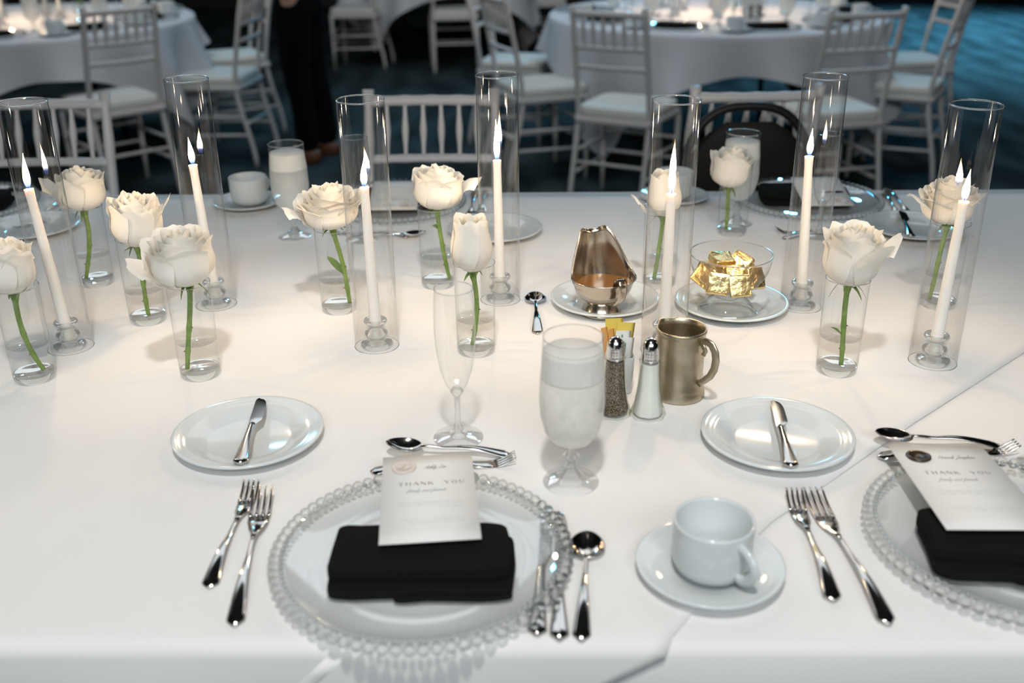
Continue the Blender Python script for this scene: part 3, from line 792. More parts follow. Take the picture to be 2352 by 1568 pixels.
def ribbon(ms, pts, w_):
    for i in range(len(pts) - 1):
        (ax, ay), (bx, by) = pts[i], pts[i + 1]
        dx, dy = bx - ax, by - ay; L = sqrt(dx * dx + dy * dy) or 1e-6
        nx, ny = -dy / L * w_ / 2, dx / L * w_ / 2; ex, ey = dx / L * w_ * .3, dy / L * w_ * .3
        b = len(ms.v)
        ms.v += [(ax - ex + nx, ay - ey + ny, 0), (ax - ex - nx, ay - ey - ny, 0), (bx + ex - nx, by + ey - ny, 0), (bx + ex + nx, by + ey + ny, 0)]
        ms.f.append((b, b + 1, b + 2, b + 3))
def caps(ms, text, x, y, h, adv, gap):
    for ch in text:
        if ch == ' ': x += gap; continue
        for (x0, y0, x1, y1, w_) in SER[ch]: ribbon(ms, [(x + x0 * h * .92, y + y0 * h), (x + x1 * h * .92, y + y1 * h)], w_ * h)
        x += adv
    return x
def cursive(ms, text, x, y, xh, w_, slant=.45):
    for ch in text:
        p, adv = CUR[ch]
        if p:
            # smooth the pen path
            q = []
            for i in range(len(p) - 1):
                p0 = p[max(i - 1, 0)]; p1 = p[i]; p2 = p[i + 1]; p3 = p[min(i + 2, len(p) - 1)]
                for k in range(5):
                    t = k / 5; f_ = lambda a, b, c, d: .5 * (2 * b + (c - a) * t + (2 * a - 5 * b + 4 * c - d) * t * t + (3 * b - a - 3 * c + d) * t ** 3)
                    q.append((f_(p0[0], p1[0], p2[0], p3[0]), f_(p0[1], p1[1], p2[1], p3[1])))
            q.append(p[-1])
            ribbon(ms, [(x + (a + b * slant) * xh, y + b * xh) for a, b in q], w_)
        x += adv * xh
    return x
def make_card(name_text, seal_mat, cw=.110, chh=.200, seal_label=None):
    """card lying in its local xy plane; origin at lower left corner"""
    c = empty('place_card')
    ms = Mesh(); n = 8; rows = []
    for i in range(n + 1):
        t = i / n; rows.append([(0, chh * t, 0), (cw * .5, chh * t, 0), (cw, chh * t, 0)])
    o = ms.grid(rows).build('paper', 'card', c); so = o.modifiers.new('t', 'SOLIDIFY'); so.thickness = .0007; so.offset = -1
    h = .0072
    ms = Mesh(); caps(ms, 'THANK YOU', cw * .175, chh * .625, h, .0088, .0105); ms.v = [(x, y, .0003) for x, y, z in ms.v]; ms.build('thank_you_lettering', 'ink', c, smooth=False)
    ms = Mesh(); cursive(ms, 'family and friends', cw * .27, chh * .545, .0032, .00030); ms.v = [(x, y, .0003) for x, y, z in ms.v]; ms.build('script_lettering', 'ink', c, smooth=False)
    ms = Mesh(); cursive(ms, name_text, cw * (.43 if len(name_text) > 10 else .45), chh * .825, .0034 if len(name_text) < 11 else .0031, .00050); ms.v = [(x, y, .0003) for x, y, z in ms.v]; ms.build('name_lettering', 'ink', c, smooth=False)
    ms = Mesh(); rnd = random.Random(5)
    for (yy, x0, x1) in ((.42, .17, .85), (.39, .17, .85), (.36, .60, .85), (.23, .20, .85), (.20, .28, .85)):
        x = x0
        while x < x1 - .02:
            wl = rnd.uniform(.03, .09); wl = min(wl, x1 - x)
            k = max(2, int(wl / .008)); ribbon(ms, [(cw * (x + wl * q / k), chh * yy + (.0008 if q % 2 else 0)) for q in range(k + 1)], .00042); x += wl + .018
    ms.v = [(x, y, .0003) for x, y, z in ms.v]; ms.build('small_print', 'ink_faint', c, smooth=False)['kind'] = 'stuff'
    sl = Mesh(); rnd = random.Random(len(name_text))
    sl.lathe([(0, .0016), (.0100, .0016), (.0108, .0026), (.0128, .0030), (.0146, .0024), (.0152, .0010), (.0150, 0.0002)], 36, fn=lambda r_, z, a: (r_ * (1 + .02 * sin(a * 3 + 1) + .012 * sin(a * 7)), z))
    s_ = sl.build('wax_seal', seal_mat, c, loc=(cw * .235, chh * .845, 0))
    if seal_label: s_['label'] = seal_label
    mo = Mesh(); cursive(mo, 'Jh', -.0055, -.0020, .0030, .0007); mo.v = [(x, y, .00175) for x, y, z in mo.v]; mo.build('seal_stamp', seal_mat, s_, smooth=False)
    return c
def place_card(c, p0, p1, q0, label):
    """p0,p1 lower left/right corner; q0 upper left"""
    X = (Vector(p1) - Vector(p0)).normalized(); Y = Vector(q0) - Vector(p0); Y = (Y - X * Y.dot(X)).normalized(); Z = X.cross(Y)
    c.matrix_world = Matrix(((X.x, Y.x, Z.x, p0[0]), (X.y, Y.y, Z.y, p0[1]), (X.z, Y.z, Z.z, p0[2]), (0, 0, 0, 1)))
    tag(c, label, 'place card', 'printed place cards')
cA = make_card('Ashly Lin', 'seal_pale', seal_label='pale pinkish round wax seal')
place_card(cA, (-.1445, .9205, .7925), (-.0360, .930, .7925), (-.1495, 1.124, .7825), 'white thank-you card with pale wax seal on the black napkin')
cB = make_card('Hannah Josephine', 'seal_dark', cw=.116, seal_label='dark brown round wax seal')
place_card(cB, (.4675, .9370, .7930), (.5825, .934, .7930), (.5040, 1.137, .7825), 'white thank-you card with dark brown wax seal on the black napkin')
for (x, y, l) in ((-.262, 2.265, 'white place card across the table behind the third candle tube'), (.705, 2.262, 'white place card across the table before the black chair')):
    cc = make_card('Ashly Lin', 'seal_pale', .11, .14)
    place_card(cc, (x + .055, y + .085, TT + .048), (x - .055, y + .085, TT + .048), (x + .065, y - .045, TT + .022), l)

# bread plates, saucers, cups
bp0 = make_plate(.100, .017, .058); bp0.location = (-.355, 1.222, TT); tag(bp0, 'white bread plate left of the near flute, a butter knife across it', 'plate', 'white bread plates')
dup(bp0, (.350, 1.203, TT), .4, 'white bread plate below the large peeling rose, a butter knife across it', 'white bread plates')
dup(bp0, (.846, 2.085, TT), .8, 'white bread plate across the table at right, a knife lying over its edge', 'white bread plates')
dup(bp0, (-.034, 2.100, TT), .2, 'white bread plate across the table behind the fourth candle tube', 'white bread plates')
dup(bp0, (-1.035, 2.150, TT), .9, 'white bread plate across the table at the far left', 'white bread plates')
sc0 = make_plate(.080, .016, .036, 'saucer'); sc0.location = (.2105, .921, TT); tag(sc0, 'white saucer under the near coffee cup', 'saucer', 'white saucers')
dup(sc0, (-.608, 2.325, TT), .4, 'white saucer across the table left of the iced goblet', 'white saucers')
dup(sc0, (.379, 2.335, TT), .4, 'white saucer across the table behind the candle tube by the mug', 'white saucers')
cup0 = make_cup(); cup0.location = (.2115, .920, TT + .0052); cup0.rotation_euler = (0, 0, R(-60)); tag(cup0, 'empty white coffee cup near the front edge, handle toward the right front', 'coffee cup', 'white coffee cups')
dup(cup0, (-.603, 2.325, TT + .0052), R(60), 'white coffee cup across the table left of the iced goblet', 'white coffee cups')
dup(cup0, (.379, 2.335, TT + .0052), R(80), 'white coffee cup across the table behind the candle tube by the mug', 'white coffee cups')
sp_ = make_plate(.0950, .017, .052, 'serving_plate'); sp_.location = (.164, 1.697, TT); tag(sp_, 'round white plate under the steel gravy boat', 'plate', 'white serving plates')
dup(sp_, (.382, 1.672, TT), .6, 'round white plate under the glass bowl of butter', 'white serving plates', scale=1.03)

# goblets and flutes
gb0 = make_goblet(); gb0.location = (.0715, 1.108, TT); tag(gb0, 'frosted goblet of iced water in front of the pepper shaker', 'water goblet', 'goblets of iced water')
dup(gb0, (-.457, 2.094, TT), .5, 'goblet of iced water across the table beside the far coffee cup', 'goblets of iced water')
dup(gb0, (.488, 2.150, TT), .9, 'goblet of iced water across the table behind the low rose', 'goblets of iced water')
fl0 = make_flute(); fl0.location = (-.0735, 1.222, TT); tag(fl0, 'empty champagne flute behind the pale seal card', 'champagne flute', 'champagne flutes')
dup(fl0, (-.311, 2.066, TT), .5, 'empty champagne flute seen through the third candle tube', 'champagne flutes')
dup(fl0, (.641, 2.057, TT), .9, 'empty champagne flute across the table right of the sixth candle tube', 'champagne flutes')
dup(fl0, (.672, 1.130, TT), .9, 'champagne flute at the right edge beside the dark seal card', 'champagne flutes')

# cutlery
sf = make_fork(.200, .0108); lay(sf, (-.322, .899), (-.320, 1.096), 'salad fork lying left of the dinner fork, left of the pale seal setting', 'fork', 'forks')
sf.location.x -= .003
df = make_fork(.240, .0128); lay(df, (-.2825, .836), (-.303, 1.074), 'dinner fork nearest the beaded charger of the pale seal setting', 'fork', 'forks', z=TT + .0008, tilt=.022)
lay(dup(sf, (0, 0, 0)), (.330, .867), (.338, 1.064), 'salad fork right of the near coffee cup', 'fork', 'forks')
lay(dup(df, (0, 0, 0)), (.3745, .829), (.3615, 1.062), 'dinner fork left of the dark seal setting', 'fork', 'forks')
ds = make_spoon(.165, .050, .034); lay(ds, (-.004, 1.170), (-.165, 1.178), 'dessert spoon between the pale seal card and the flute', 'spoon', 'spoons', z=TT + .0004, tilt=.055)
fk = make_fork(.185, .0100); lay(fk, (-.181, 1.132), (.002, 1.154), 'dessert fork across the top of the pale seal setting', 'fork', 'forks')
lay(dup(ds, (0, 0, 0)), (.637, 1.181), (.477, 1.191), 'dessert spoon above the dark seal card', 'spoon', 'spoons', z=TT + .0004, tilt=.055)
lay(dup(fk, (0, 0, 0)), (.470, 1.156), (.668, 1.172), 'dessert fork across the top of the dark seal setting', 'fork', 'forks')
k1 = make_knife(.238, .125); lay(k1, (.0215, .817), (.038, 1.052), 'dinner knife half under the right rim of the beaded charger', 'knife', 'knives')
k2 = make_knife(.228, .118); lay(k2, (.0435, .811), (.053, 1.036), 'salad knife between the dinner knife and the round soup spoon', 'knife', 'knives')
ss = make_spoon(.178, .046, .041, .010); lay(ss, (.0650, .810), (.0835, .984), 'round bowled soup spoon right of the knives', 'spoon', 'spoons')
bk = make_knife(.182, .078, .0120); lay(bk, (-.343, 1.126), (-.357, 1.302), 'butter knife across the left bread plate', 'butter knife', 'butter knives', z=TT + .0165)
lay(dup(bk, (0, 0, 0)), (.3435, 1.104), (.3615, 1.272), 'butter knife across the right bread plate', 'butter knife', 'butter knives', z=TT + .0165)
lay(dup(bk, (0, 0, 0)), (.806, 1.990), (.846, 2.168), 'butter knife across the far right bread plate', 'butter knife', 'butter knives', z=TT + .0165)
sv = make_spoon(.172, .044, .039, .010); lay(sv, (.0425, 1.562), (.042, 1.736), 'serving spoon left of the gravy boat plate', 'spoon', 'spoons')
far_forks = [(.875, 2.36, .850, 2.17, 'salad fork right of the far right charger'), (.893, 2.40, .880, 2.19, 'dinner fork right of the far right charger'), (-.060, 2.42, -.068, 2.21, 'salad fork right of the charger behind the third candle tube'), (-.085, 2.42, -.090, 2.20, 'dinner fork right of the charger behind the third candle tube'),
             (-1.02, 2.38, -1.030, 2.20, 'salad fork across the table at the far left'), (-1.05, 2.38, -1.06, 2.18, 'dinner fork across the table at the far left')]
for i, (ax, ay, bx, by, l) in enumerate(far_forks): lay(dup(df if i % 2 else sf, (0, 0, 0)), (ax, ay), (bx, by), l, 'fork', 'forks')
lay(dup(fk, (0, 0, 0)), (-.21, 2.075), (-.36, 2.105), 'dessert fork across the table behind the wide open rose', 'fork', 'forks')
lay(dup(ds, (0, 0, 0)), (-.34, 2.065), (-.19, 2.085), 'dessert spoon across the table behind the third candle tube', 'spoon', 'spoons')
lay(dup(fk, (0, 0, 0)), (.74, 2.070), (.57, 2.080), 'dessert fork across the table left of the far right bread plate', 'fork', 'forks')
lay(dup(ds, (0, 0, 0)), (.56, 2.040), (.72, 2.052), 'dessert spoon across the table left of the far right bread plate', 'spoon', 'spoons')

# gravy boat
gv = empty('gravy_boat', (.1545, 1.652, TT + .0034), R(20)); gv.scale = (1, 1, 1.10)
def gravy_shape(r_, t, a):
    bk_ = max(0., sin(a)); k = smooth01((sin(a) + .10) / .88)
    z = .019 + t * (.041 + .068 * k - .006 * max(0, bk_ - .8) / .2)
    q = .06 + .94 * t
    rr_ = .0535 * sqrt(max(0, 1 - (1 - min(1, q * (1 + .25 * k))) ** 2.3))
    if t > .8: rr_ += .004 * (t - .8) / .2
    x = rr_ * cos(a) * (1 - .40 * k * t); y = rr_ * sin(a) * (1 - .12 * k * t)
    return (x, y, z)
rows = []
for j in range(17):
    t = j / 16; rows.append([gravy_shape(0, t, 2 * pi * (k % 48) / 48) for k in range(49)])
rows = [[(0, 0, .019)] * 49] + rows
o = Mesh().grid(rows).build('body', 'gravysteel', gv); so = o.modifiers.new('t', 'SOLIDIFY'); so.thickness = .0014; so.offset = -1
rim = [gravy_shape(0, 1, 2 * pi * k / 48) for k in range(48)]
Mesh().sweep(rim, .0013, 6, closed=True).build('rim', 'gravysteel', gv)
Mesh().lathe([(.022, .026), (.0265, .0225), (.0275, .018), (.0315, .008), (.0350, .003), (.0358, 0), (.033, 0), (.029, .006), (.023, .018), (0, .019)], 40).build('foot', 'gravysteel', gv)
Mesh().lathe([(0, .0500), (.044, .0500), (.0508, .0500)], 40, fn=lambda r_, z, a: (r_ * (1 if sin(a) < 0 else 1 - .04 * sin(a)), z + .0004 * sin(3 * a))).build('gravy', 'gravy', gv)
hp = [(0, -.0530, .060), (0, -.0560, .069), (0, -.0615, .0745), (0, -.0680, .0745), (0, -.0735, .069), (0, -.0750, .061), (0, -.0735, .052), (0, -.0695, .044), (0, -.0630, .037), (0, -.0560, .031), (0, -.0500, .027)]
hp = [(x * cos(.04) - y * sin(.04), x * sin(.04) + y * cos(.04), z) for x, y, z in hp]
Mesh().sweep(hp, [(.0008, .0080)] * 11, 8, ref=(cos(.04), sin(.04), 0)).build('handle', 'gravysteel', gv)
tag(gv, 'stainless steel gravy boat with tall spout, full of brown gravy', 'gravy boat')

# glass bowl with butter pats
bwl = empty('dessert_bowl', (.367, 1.634, TT + .0036)); bwl.scale = (.97, .97, 1.05)
Mesh().lathe([(.0700, .1050), (.0690, .092), (.0650, .078), (.0560, .061), (.0430, .050), (.0280, .0445), (0, .0430)], 56, fn=lambda r_, z, a: (r_ * (1 + .006 * cos(16 * a) * min(1, (z - .04) * 20)), z)).build('bowl', 'glass', bwl)
Mesh().sweep([(.0700 * cos(2 * pi * k / 56), .0700 * sin(2 * pi * k / 56), .1050) for k in range(56)], .0013, 6, closed=True).build('rim', 'solid', bwl)
Mesh().lathe([(0, .0425), (.0240, .0440), (.0262, .0405), (.0245, .0365), (.0250, .033), (0, .0315)], 44).build('neck', 'solid', bwl)
Mesh().lathe([(.0245, .0340), (.0330, .0290), (.0450, .0180), (.0520, .0060), (.0530, .0010)], 56, fn=lambda r_, z, a: (r_ * (1 + .012 * cos(10 * a) * (1 if z < .02 else .5)), z)).build('foot', thin_glass('foot_glass', (.97, .98, .98), (.42, .46, .48), .06, .6, 4.0), bwl)
Mesh().sweep([(.0530 * cos(2 * pi * k / 56) * (1 + .012 * cos(10 * 2 * pi * k / 56)), .0530 * sin(2 * pi * k / 56) * (1 + .012 * cos(10 * 2 * pi * k / 56)), .0016) for k in range(56)], .0016, 6, closed=True).build('foot_rim', 'solid', bwl)
tag(bwl, 'clear footed glass bowl holding gold butter pats', 'bowl')
PATS = [  # x, y, z, rotation, label
    (-.024, -.030, .066, (1.25, .10, -.20), 'gold foil butter pat with a dark stamp, front of the bowl'),
    (.010, -.036, .064, (1.20, -.05, .10), 'gold foil butter pat with folded seams at the front centre of the bowl'),
    (.038, -.018, .070, (1.15, .10, .55), 'gold foil butter pat standing at the right side of the bowl'),
    (-.044, -.006, .072, (.95, .25, -.95), 'gold foil butter pat tilted at the left side of the bowl'),
    (-.012, .012, .094, (.22, .06, .25), 'gold foil butter pat lying flat on top of the pile'),
    (.020, .014, .088, (.45, -.30, .9), 'gold foil butter pat on the upper right of the pile'),
    (.004, -.008, .078, (.5, .2, .1), 'gold foil butter pat just below the topmost pat'),
    (-.026, .024, .072, (.8, .3, 2.3), 'gold foil butter pat at the back left of the bowl'),
    (.030, .030, .070, (.7, -.3, .7), 'gold foil butter pat at the back right of the bowl'),
    (.000, -.002, .0560, (.1, .05, .4), 'gold foil butter pat at the bottom of the bowl'),
]
for i, (x, y, z, rot, l) in enumerate(PATS):
    p = empty('butter_pat', (.367 + x, 1.634 + y, TT + .0056 + z), rot)
    sd = i * 3.1
    def crinkle(q, sd=sd):
        n_ = noise.noise((q.x * 110 + sd, q.y * 110, q.z * 60 + sd)); return Vector((q.x + n_ * .0022, q.y + n_ * .0018, q.z + n_ * .0022))
    Mesh().pillow((0, 0, 0), (.037, .037, .0125), .22, 26, 10, crinkle).build('foil', 'gold', p, angle=R(35))
    fm = Mesh(); fm.grid([[(-.015, -.013, .0062), (-.002, -.014, .0068)], [(-.013, .013, .0061), (.001, .012, .0068)]]); fm.grid([[(.015, -.014, .0061), (.001, -.012, .0072)], [(.014, .013, .0062), (.0035, .014, .0070)]])
    fm.build('foil_flap', 'gold', p)
    if i == 0:
        st = Mesh()
        for k, (yy, w0) in enumerate(((.0040, .005), (.0015, .0075), (-.0010, .0080), (-.0035, .0065))): ribbon(st, [(-w0 + .001, yy), (-w0 * .3, yy + .0007), (w0 * .3, yy + .0007), (w0 - .001, yy)], .0009)
        st.v = [(a, b, .0084) for a, b, c_ in st.v]; st.build('stamp', 'ink_dark', p, smooth=False)
    tag(p, l, 'butter pat', 'gold butter pats')

# salt and pepper
def make_shaker(fill):
    s = empty('shaker_pepper' if fill == 'pepper' else 'shaker_salt')
    sg = lambda z: (lambda r_, zz, a: (r_ * (1 + .02 * cos(8 * a)), zz))
    outer = [(.0135, .0890), (.0150, .0860), (.0140, .0830), (.0140, .070), (.0158, .045), (.0190, .022), (.0225, .010), (.0245, .0030), (.0235, .0000), (0, 0)]
    def scal(r_, z, a): return (r_ * (1 + (.045 if z < .02 else .02) * cos(8 * a)), z + (.0022 * (1 - cos(8 * a)) if .0005 < z < .012 else 0))
    Mesh().lathe(outer, 48, fn=scal).build('glass', thin_glass('shaker_glass_' + fill, (.97, .98, .95), (.55, .60, .46), .05, .6, 2.6), s, angle=R(40))
    inner = [(0, .0815), (.0122, .0815), (.0128, .070), (.0146, .045), (.0176, .022), (.0204, .0100), (.0195, .0055), (0, .0050)]
    Mesh().lathe(inner, 32, fn=lambda r_, z, a: (r_ * (1 + .02 * cos(8 * a)), z)).build('contents', fill, s, angle=R(40))
    Mesh().lathe([(.0125, .0862), (.0128, .0900), (.0122, .0915), (.0128, .0930), (.0122, .0945), (.0126, .0962), (.0120, .0985), (.0122, .1010), (.0116, .1070), (.0092, .1130), (.0056, .1168), (.0022, .1182), (0, .1184)], 32).build('cap', 'chrome', s)
    hl = Mesh()
    for a in (0, 1.6, 3.1, 4.7):
        hl.pillow((.0060 * cos(a - 1.2), .0060 * sin(a - 1.2), .1158), (.0018, .0018, .0022), 1, 8, 6)
    hl.build('holes', 'wick', s)
    return s
pp = make_shaker('pepper'); pp.location = (.1415, 1.288, TT); pp.rotation_euler = (0, 0, .2); tag(pp, 'glass pepper shaker with chrome cap full of brown pepper', 'pepper shaker')
sa = make_shaker('salt'); sa.location = (.1885, 1.281, TT); tag(sa, 'glass salt shaker with chrome cap full of white salt', 'salt shaker')

# sugar caddy and packets
sg = empty('sugar_caddy', (.1545, 1.366, TT), .12)
rows = []
def rrect(w_, d_, z, n=32):
    out = []
    for k in range(n + 1):
        a = 2 * pi * (k % n) / n; e = .45
        out.append((math.copysign(abs(cos(a)) ** e, cos(a)) * w_ / 2, math.copysign(abs(sin(a)) ** e, sin(a)) * d_ / 2, z))
    return out
for (w_, d_, z) in ((0, 0, 0), (.034, .044, 0), (.037, .048, .003), (.0385, .056, .030), (.040, .060, .0600), (.0385, .0585, .0612), (.0365, .0565, .0600), (.0345, .052, .030), (.033, .044, .006), (0, 0, .005)): rows.append(rrect(w_, d_, z))
Mesh().grid(rows).build('pot', 'porcelain', sg)
tag(sg, 'white ceramic sugar packet holder behind the pepper shaker', 'sugar holder')
def make_packet(w_, h, m, name='sugar_packet', print_=None):
    p = empty(name)
    rows = []
    for i in range(7):
        t = i / 6; b = .0016 * sin(pi * t) + .0003
        rows.append([(-w_ / 2, 0, h * t), (-w_ / 4, -b, h * t), (0, -b * 1.2, h * t), (w_ / 4, -b, h * t), (w_ / 2, 0, h * t), (w_ / 4, b, h * t), (0, b * 1.2, h * t), (-w_ / 4, b, h * t), (-w_ / 2, 0, h * t)])
    Mesh().grid(rows).build('paper', m, p)
    if print_:
        ms = Mesh(); cursive(ms, print_, 0, 0, .0034, .0007, .2); mx_ = max(v[0] for v in ms.v)
        ms.v = [(-y * .6 - .001, -.0028, x * (.046 / mx_) + h - .050) for x, y, z in ms.v]
        ms.build('print', 'green_ink', p, smooth=False)
    return p
PK = [  # dx, dy, z, w, h, material, tilt (x,y,z), label, print
    (-.003, .015, .014, .026, .093, 'pk_yellow', (.03, -.04, .05), 'yellow sweetener packet sticking up at the back of the sugar holder', None),
    (.002, .010, .012, .026, .090, 'pk_yellow', (.02, .10, .10), 'yellow sweetener packet leaning right in the sugar holder', None),
    (-.009, .000, .012, .010, .088, 'pk_orange', (.0, -.16, .2), 'narrow orange sugar stick leaning far left in the holder', None),
    (-.006, .002, .012, .010, .084, 'pk_orange', (.0, -.08, .5), 'narrow orange sugar stick beside the yellow packets', None),
    (.002, -.004, .010, .022, .085, 'pk_white', (.02, .04, .10), 'white sweetener packet with green print behind the pepper cap', 'caladie'),
    (.004, -.013, .010, .022, .078, 'pk_white', (.02, .07, .12), 'white sweetener packet with green print at the front of the holder', 'sir loneal'),
]
for dx, dy, z, w_, h, m, tl, l, pr in PK:
    p = make_packet(w_, h, m, print_=pr); p.location = (.1545 + dx, 1.366 + dy, TT + z); p.rotation_euler = tl
    tag(p, l, 'sugar packet', 'sugar packets')

# pewter mug
mg = empty('pewter_mug', (.2405, 1.345, TT)); mg.scale = (1, 1, .97)
Mesh().lathe([(0, .008), (.0300, .008), (.0312, .012), (.0322, .100), (.0330, .1085), (.0346, .1100), (.0358, .1085), (.0360, .1040), (.0346, .1020), (.0344, .098), (.0338, .030), (.0345, .022), (.0362, .0165), (.0360, .0150), (.0372, .0120), (.0382, .0050), (.0378, 0), (.034, 0), (.030, .004), (0, .005)], 56,
             fn=lambda r_, z, a: (r_ + (.005 * max(0, cos(a - 2.3)) ** 40 * smooth01((z - .086) / .02)), z + .001 * max(0, cos(a - 2.3)) ** 40 * smooth01((z - .1) / .01))).build('body', 'pewter', mg)
hp = [(.0335, .098), (.038, .1005), (.046, .1015), (.054, .099), (.0605, .090), (.0630, .078), (.0610, .063), (.0550, .050), (.0460, .040), (.0390, .034), (.0350, .030)]
ca, sa_ = cos(-.85), sin(-.85)
Mesh().sweep([(x * ca, x * sa_, z) for x, z in hp], [(.0058, .0022), (.0058, .0024), (.0060, .0028), (.0066, .0028), (.0066, .0028), (.0064, .0028), (.0060, .0028), (.0056, .0026), (.0050, .0024), (.0050, .0024), (.0052, .0022)], 10, ref=(-sa_, ca, 0)).build('handle', 'pewter', mg)
sc_ = Mesh(); sc_.sweep([(.0345 * ca, .0345 * sa_, .098), (.040 * ca, .040 * sa_, .092), (.044 * ca, .044 * sa_, .086), (.042 * ca, .042 * sa_, .080), (.0385 * ca, .0385 * sa_, .081)], [(.004, .0022), (.0042, .002), (.004, .002), (.0036, .002), (.003, .0018)], 8, ref=(-sa_, ca, 0)); sc_.build('handle_scroll', 'pewter', mg)
tag(mg, 'tarnished pewter mug with a curved handle beside the salt shaker', 'mug')

# ------------------------------------------------------------------ chairs
def make_chiavari():
    c = empty('chiavari_chair')
    W, D, SZ = .195, .19, .435
    pr = lambda n: [.0 for _ in range(n)]
    # seat frame and cushion
    fr = Mesh().pillow((0, 0, SZ - .012), (.405, .40, .030), .12, 24, 8, lambda p: Vector((p.x * (1 - .07 * (.2 - p.y) / .4), p.y, p.z))); fr.build('seat', 'chairwhite', c)
    Mesh().pillow((0, .004, SZ + .022), (.392, .385, .050), .28, 28, 10, lambda p: Vector((p.x * (1 - .07 * (.2 - p.y) / .4), p.y, p.z + (.004 if p.z > 0 else 0)))).build('cushion', 'cushion', c)
    ring = lambda z: .0148 if int(z * 100) % 14 == 0 else .0118
    for s in (-1, 1):
        pts = [(s * (W - .008), D - .02, SZ - .02)] + [(s * (W - .004), D - .015, z) for z in (.39, .30, .292, .284, .15, .142, .134, .0)]
        Mesh().sweep(pts, [.0145, .0145, .0125, .016, .0125, .0118, .0148, .0118, .0095], 10, ref=(0, 1, 0)).build('front_leg', 'chairwhite', c)
        bp_ = []
        br = []
        for k in range(22):
            z = .93 * k / 21
            y = -.245 + .075 * smooth01(z / .45) if z < .45 else -.170 - .095 * ((z - .45) / .48) ** 1.25
            bp_.append((s * lerp(.178, .168, z / .93), y, z)); br.append(.0145 if k in (7, 8, 14, 18) else .0128 if k > 0 else .010)
        br[-1] = .0155; br[-2] = .0118
        Mesh().sweep(bp_, br, 10, ref=(0, 1, 0)).build('back_post', 'chairwhite', c)
    def by(z): return -.170 - .095 * ((z - .45) / .48) ** 1.25
    def bx(z): return lerp(.178, .168, z / .93)
    for nm, z, r_ in (('top_rail', .900, .0135), ('middle_rail', .752, .0110), ('lower_rail', .665, .0110)):
        x = bx(z); cv = .012
        n = 15; pts = [(lerp(-x, x, k / (n - 1)), by(z) - cv * (1 - (2 * k / (n - 1) - 1) ** 2), z) for k in range(n)]
        Mesh().sweep(pts, [r_ * (1.12 if k % 3 == 1 else 1) for k in range(n)], 8).build(nm, 'chairwhite', c)
    for k in range(6):
        t = (k + 1) / 7; pts = []; rad = []
        for j in range(9):
            z = lerp(.755, .895, j / 8); u = 2 * t - 1
            pts.append((u * bx(z), by(z) - .012 * (1 - u * u), z)); rad.append((.0058, .0058, .0068, .0088, .0100, .0088, .0068, .0058, .0058)[j])
        Mesh().sweep(pts, rad, 8, ref=(0, 1, 0)).build('spindle', 'chairwhite', c)
    for s in (-1, 1):
        for z in (.165, .265):
            Mesh().sweep([(s * .190, D - .015, z), (s * .180, -.200 if z > .2 else -.215, z + .01)], .0085, 8).build('side_stretcher', 'chairwhite', c)
    for z in (.20, .30): Mesh().sweep([(-.19, D - .015, z), (.19, D - .015, z)], .0085, 8).build('front_stretcher', 'chairwhite', c)
    Mesh().sweep([(-.178, -.205, .23), (.178, -.205, .23)], .0085, 8).build('rear_stretcher', 'chairwhite', c)
    return c
ch0 = make_chiavari()
def seat(x, y, face, label, group, first=[True]):
    """face = direction the sitter looks (degrees, 90 = away from the camera)"""
    c = ch0 if first[0] else dup(ch0, (0, 0, 0)); first[0] = False
    c.location = (x, y, 0); c.rotation_euler = (0, 0, R(face - 90))
    return tag(c, label, 'chair', group)
G0 = 'white chairs across the near table'
seat(-.212, 2.520, 269, 'white slatted chair behind the middle of the table, facing forward', G0)
seat(-1.240, 2.520, 271, 'white slatted chair behind the left end of the table', G0)
seat(.648, 3.050, 93, 'white slatted chair directly behind the black round-backed chair', G0)
G1 = 'white chairs around the right rear table'; G2 = 'white chairs around the left rear table'; G3 = 'white chairs at the farthest table'
seat(.550, 4.86, 62, 'white slatted chair with its back to us, left front of the right rear table', G1)
seat(.160, 5.42, 22, 'white slatted chair left of the right rear table, cushion facing right', G1)
seat(.045, 6.20, -14, 'white slatted chair tucked at the far left of the right rear table', G1)
seat(1.450, 4.76, 102, 'white slatted chair with its back to us, right front of the right rear table', G1)
seat(2.000, 5.36, 150, 'white slatted chair at the far right, its back leaning right', G1)
seat(2.290, 6.08, 187, 'white slatted chair right of the right rear table, farthest back', G1)
seat(-1.960, 5.16, 132, 'white slatted chair with its back to us before the left rear table', G2)
seat(-1.610, 5.82, 172, 'white slatted chair between the left rear table and the standing person', G2)
seat(-1.700, 6.48, 208, 'white slatted chair farthest back at the left rear table', G2)
seat(-1.250, 8.95, 175, 'white slatted chair right behind the standing person', G3)
seat(-.440, 8.75, 95, 'white slatted chair before the farthest table, centre of the background', G3)
seat(.30, 9.6, 185, 'white slatted chair at the right side of the farthest table', G3)

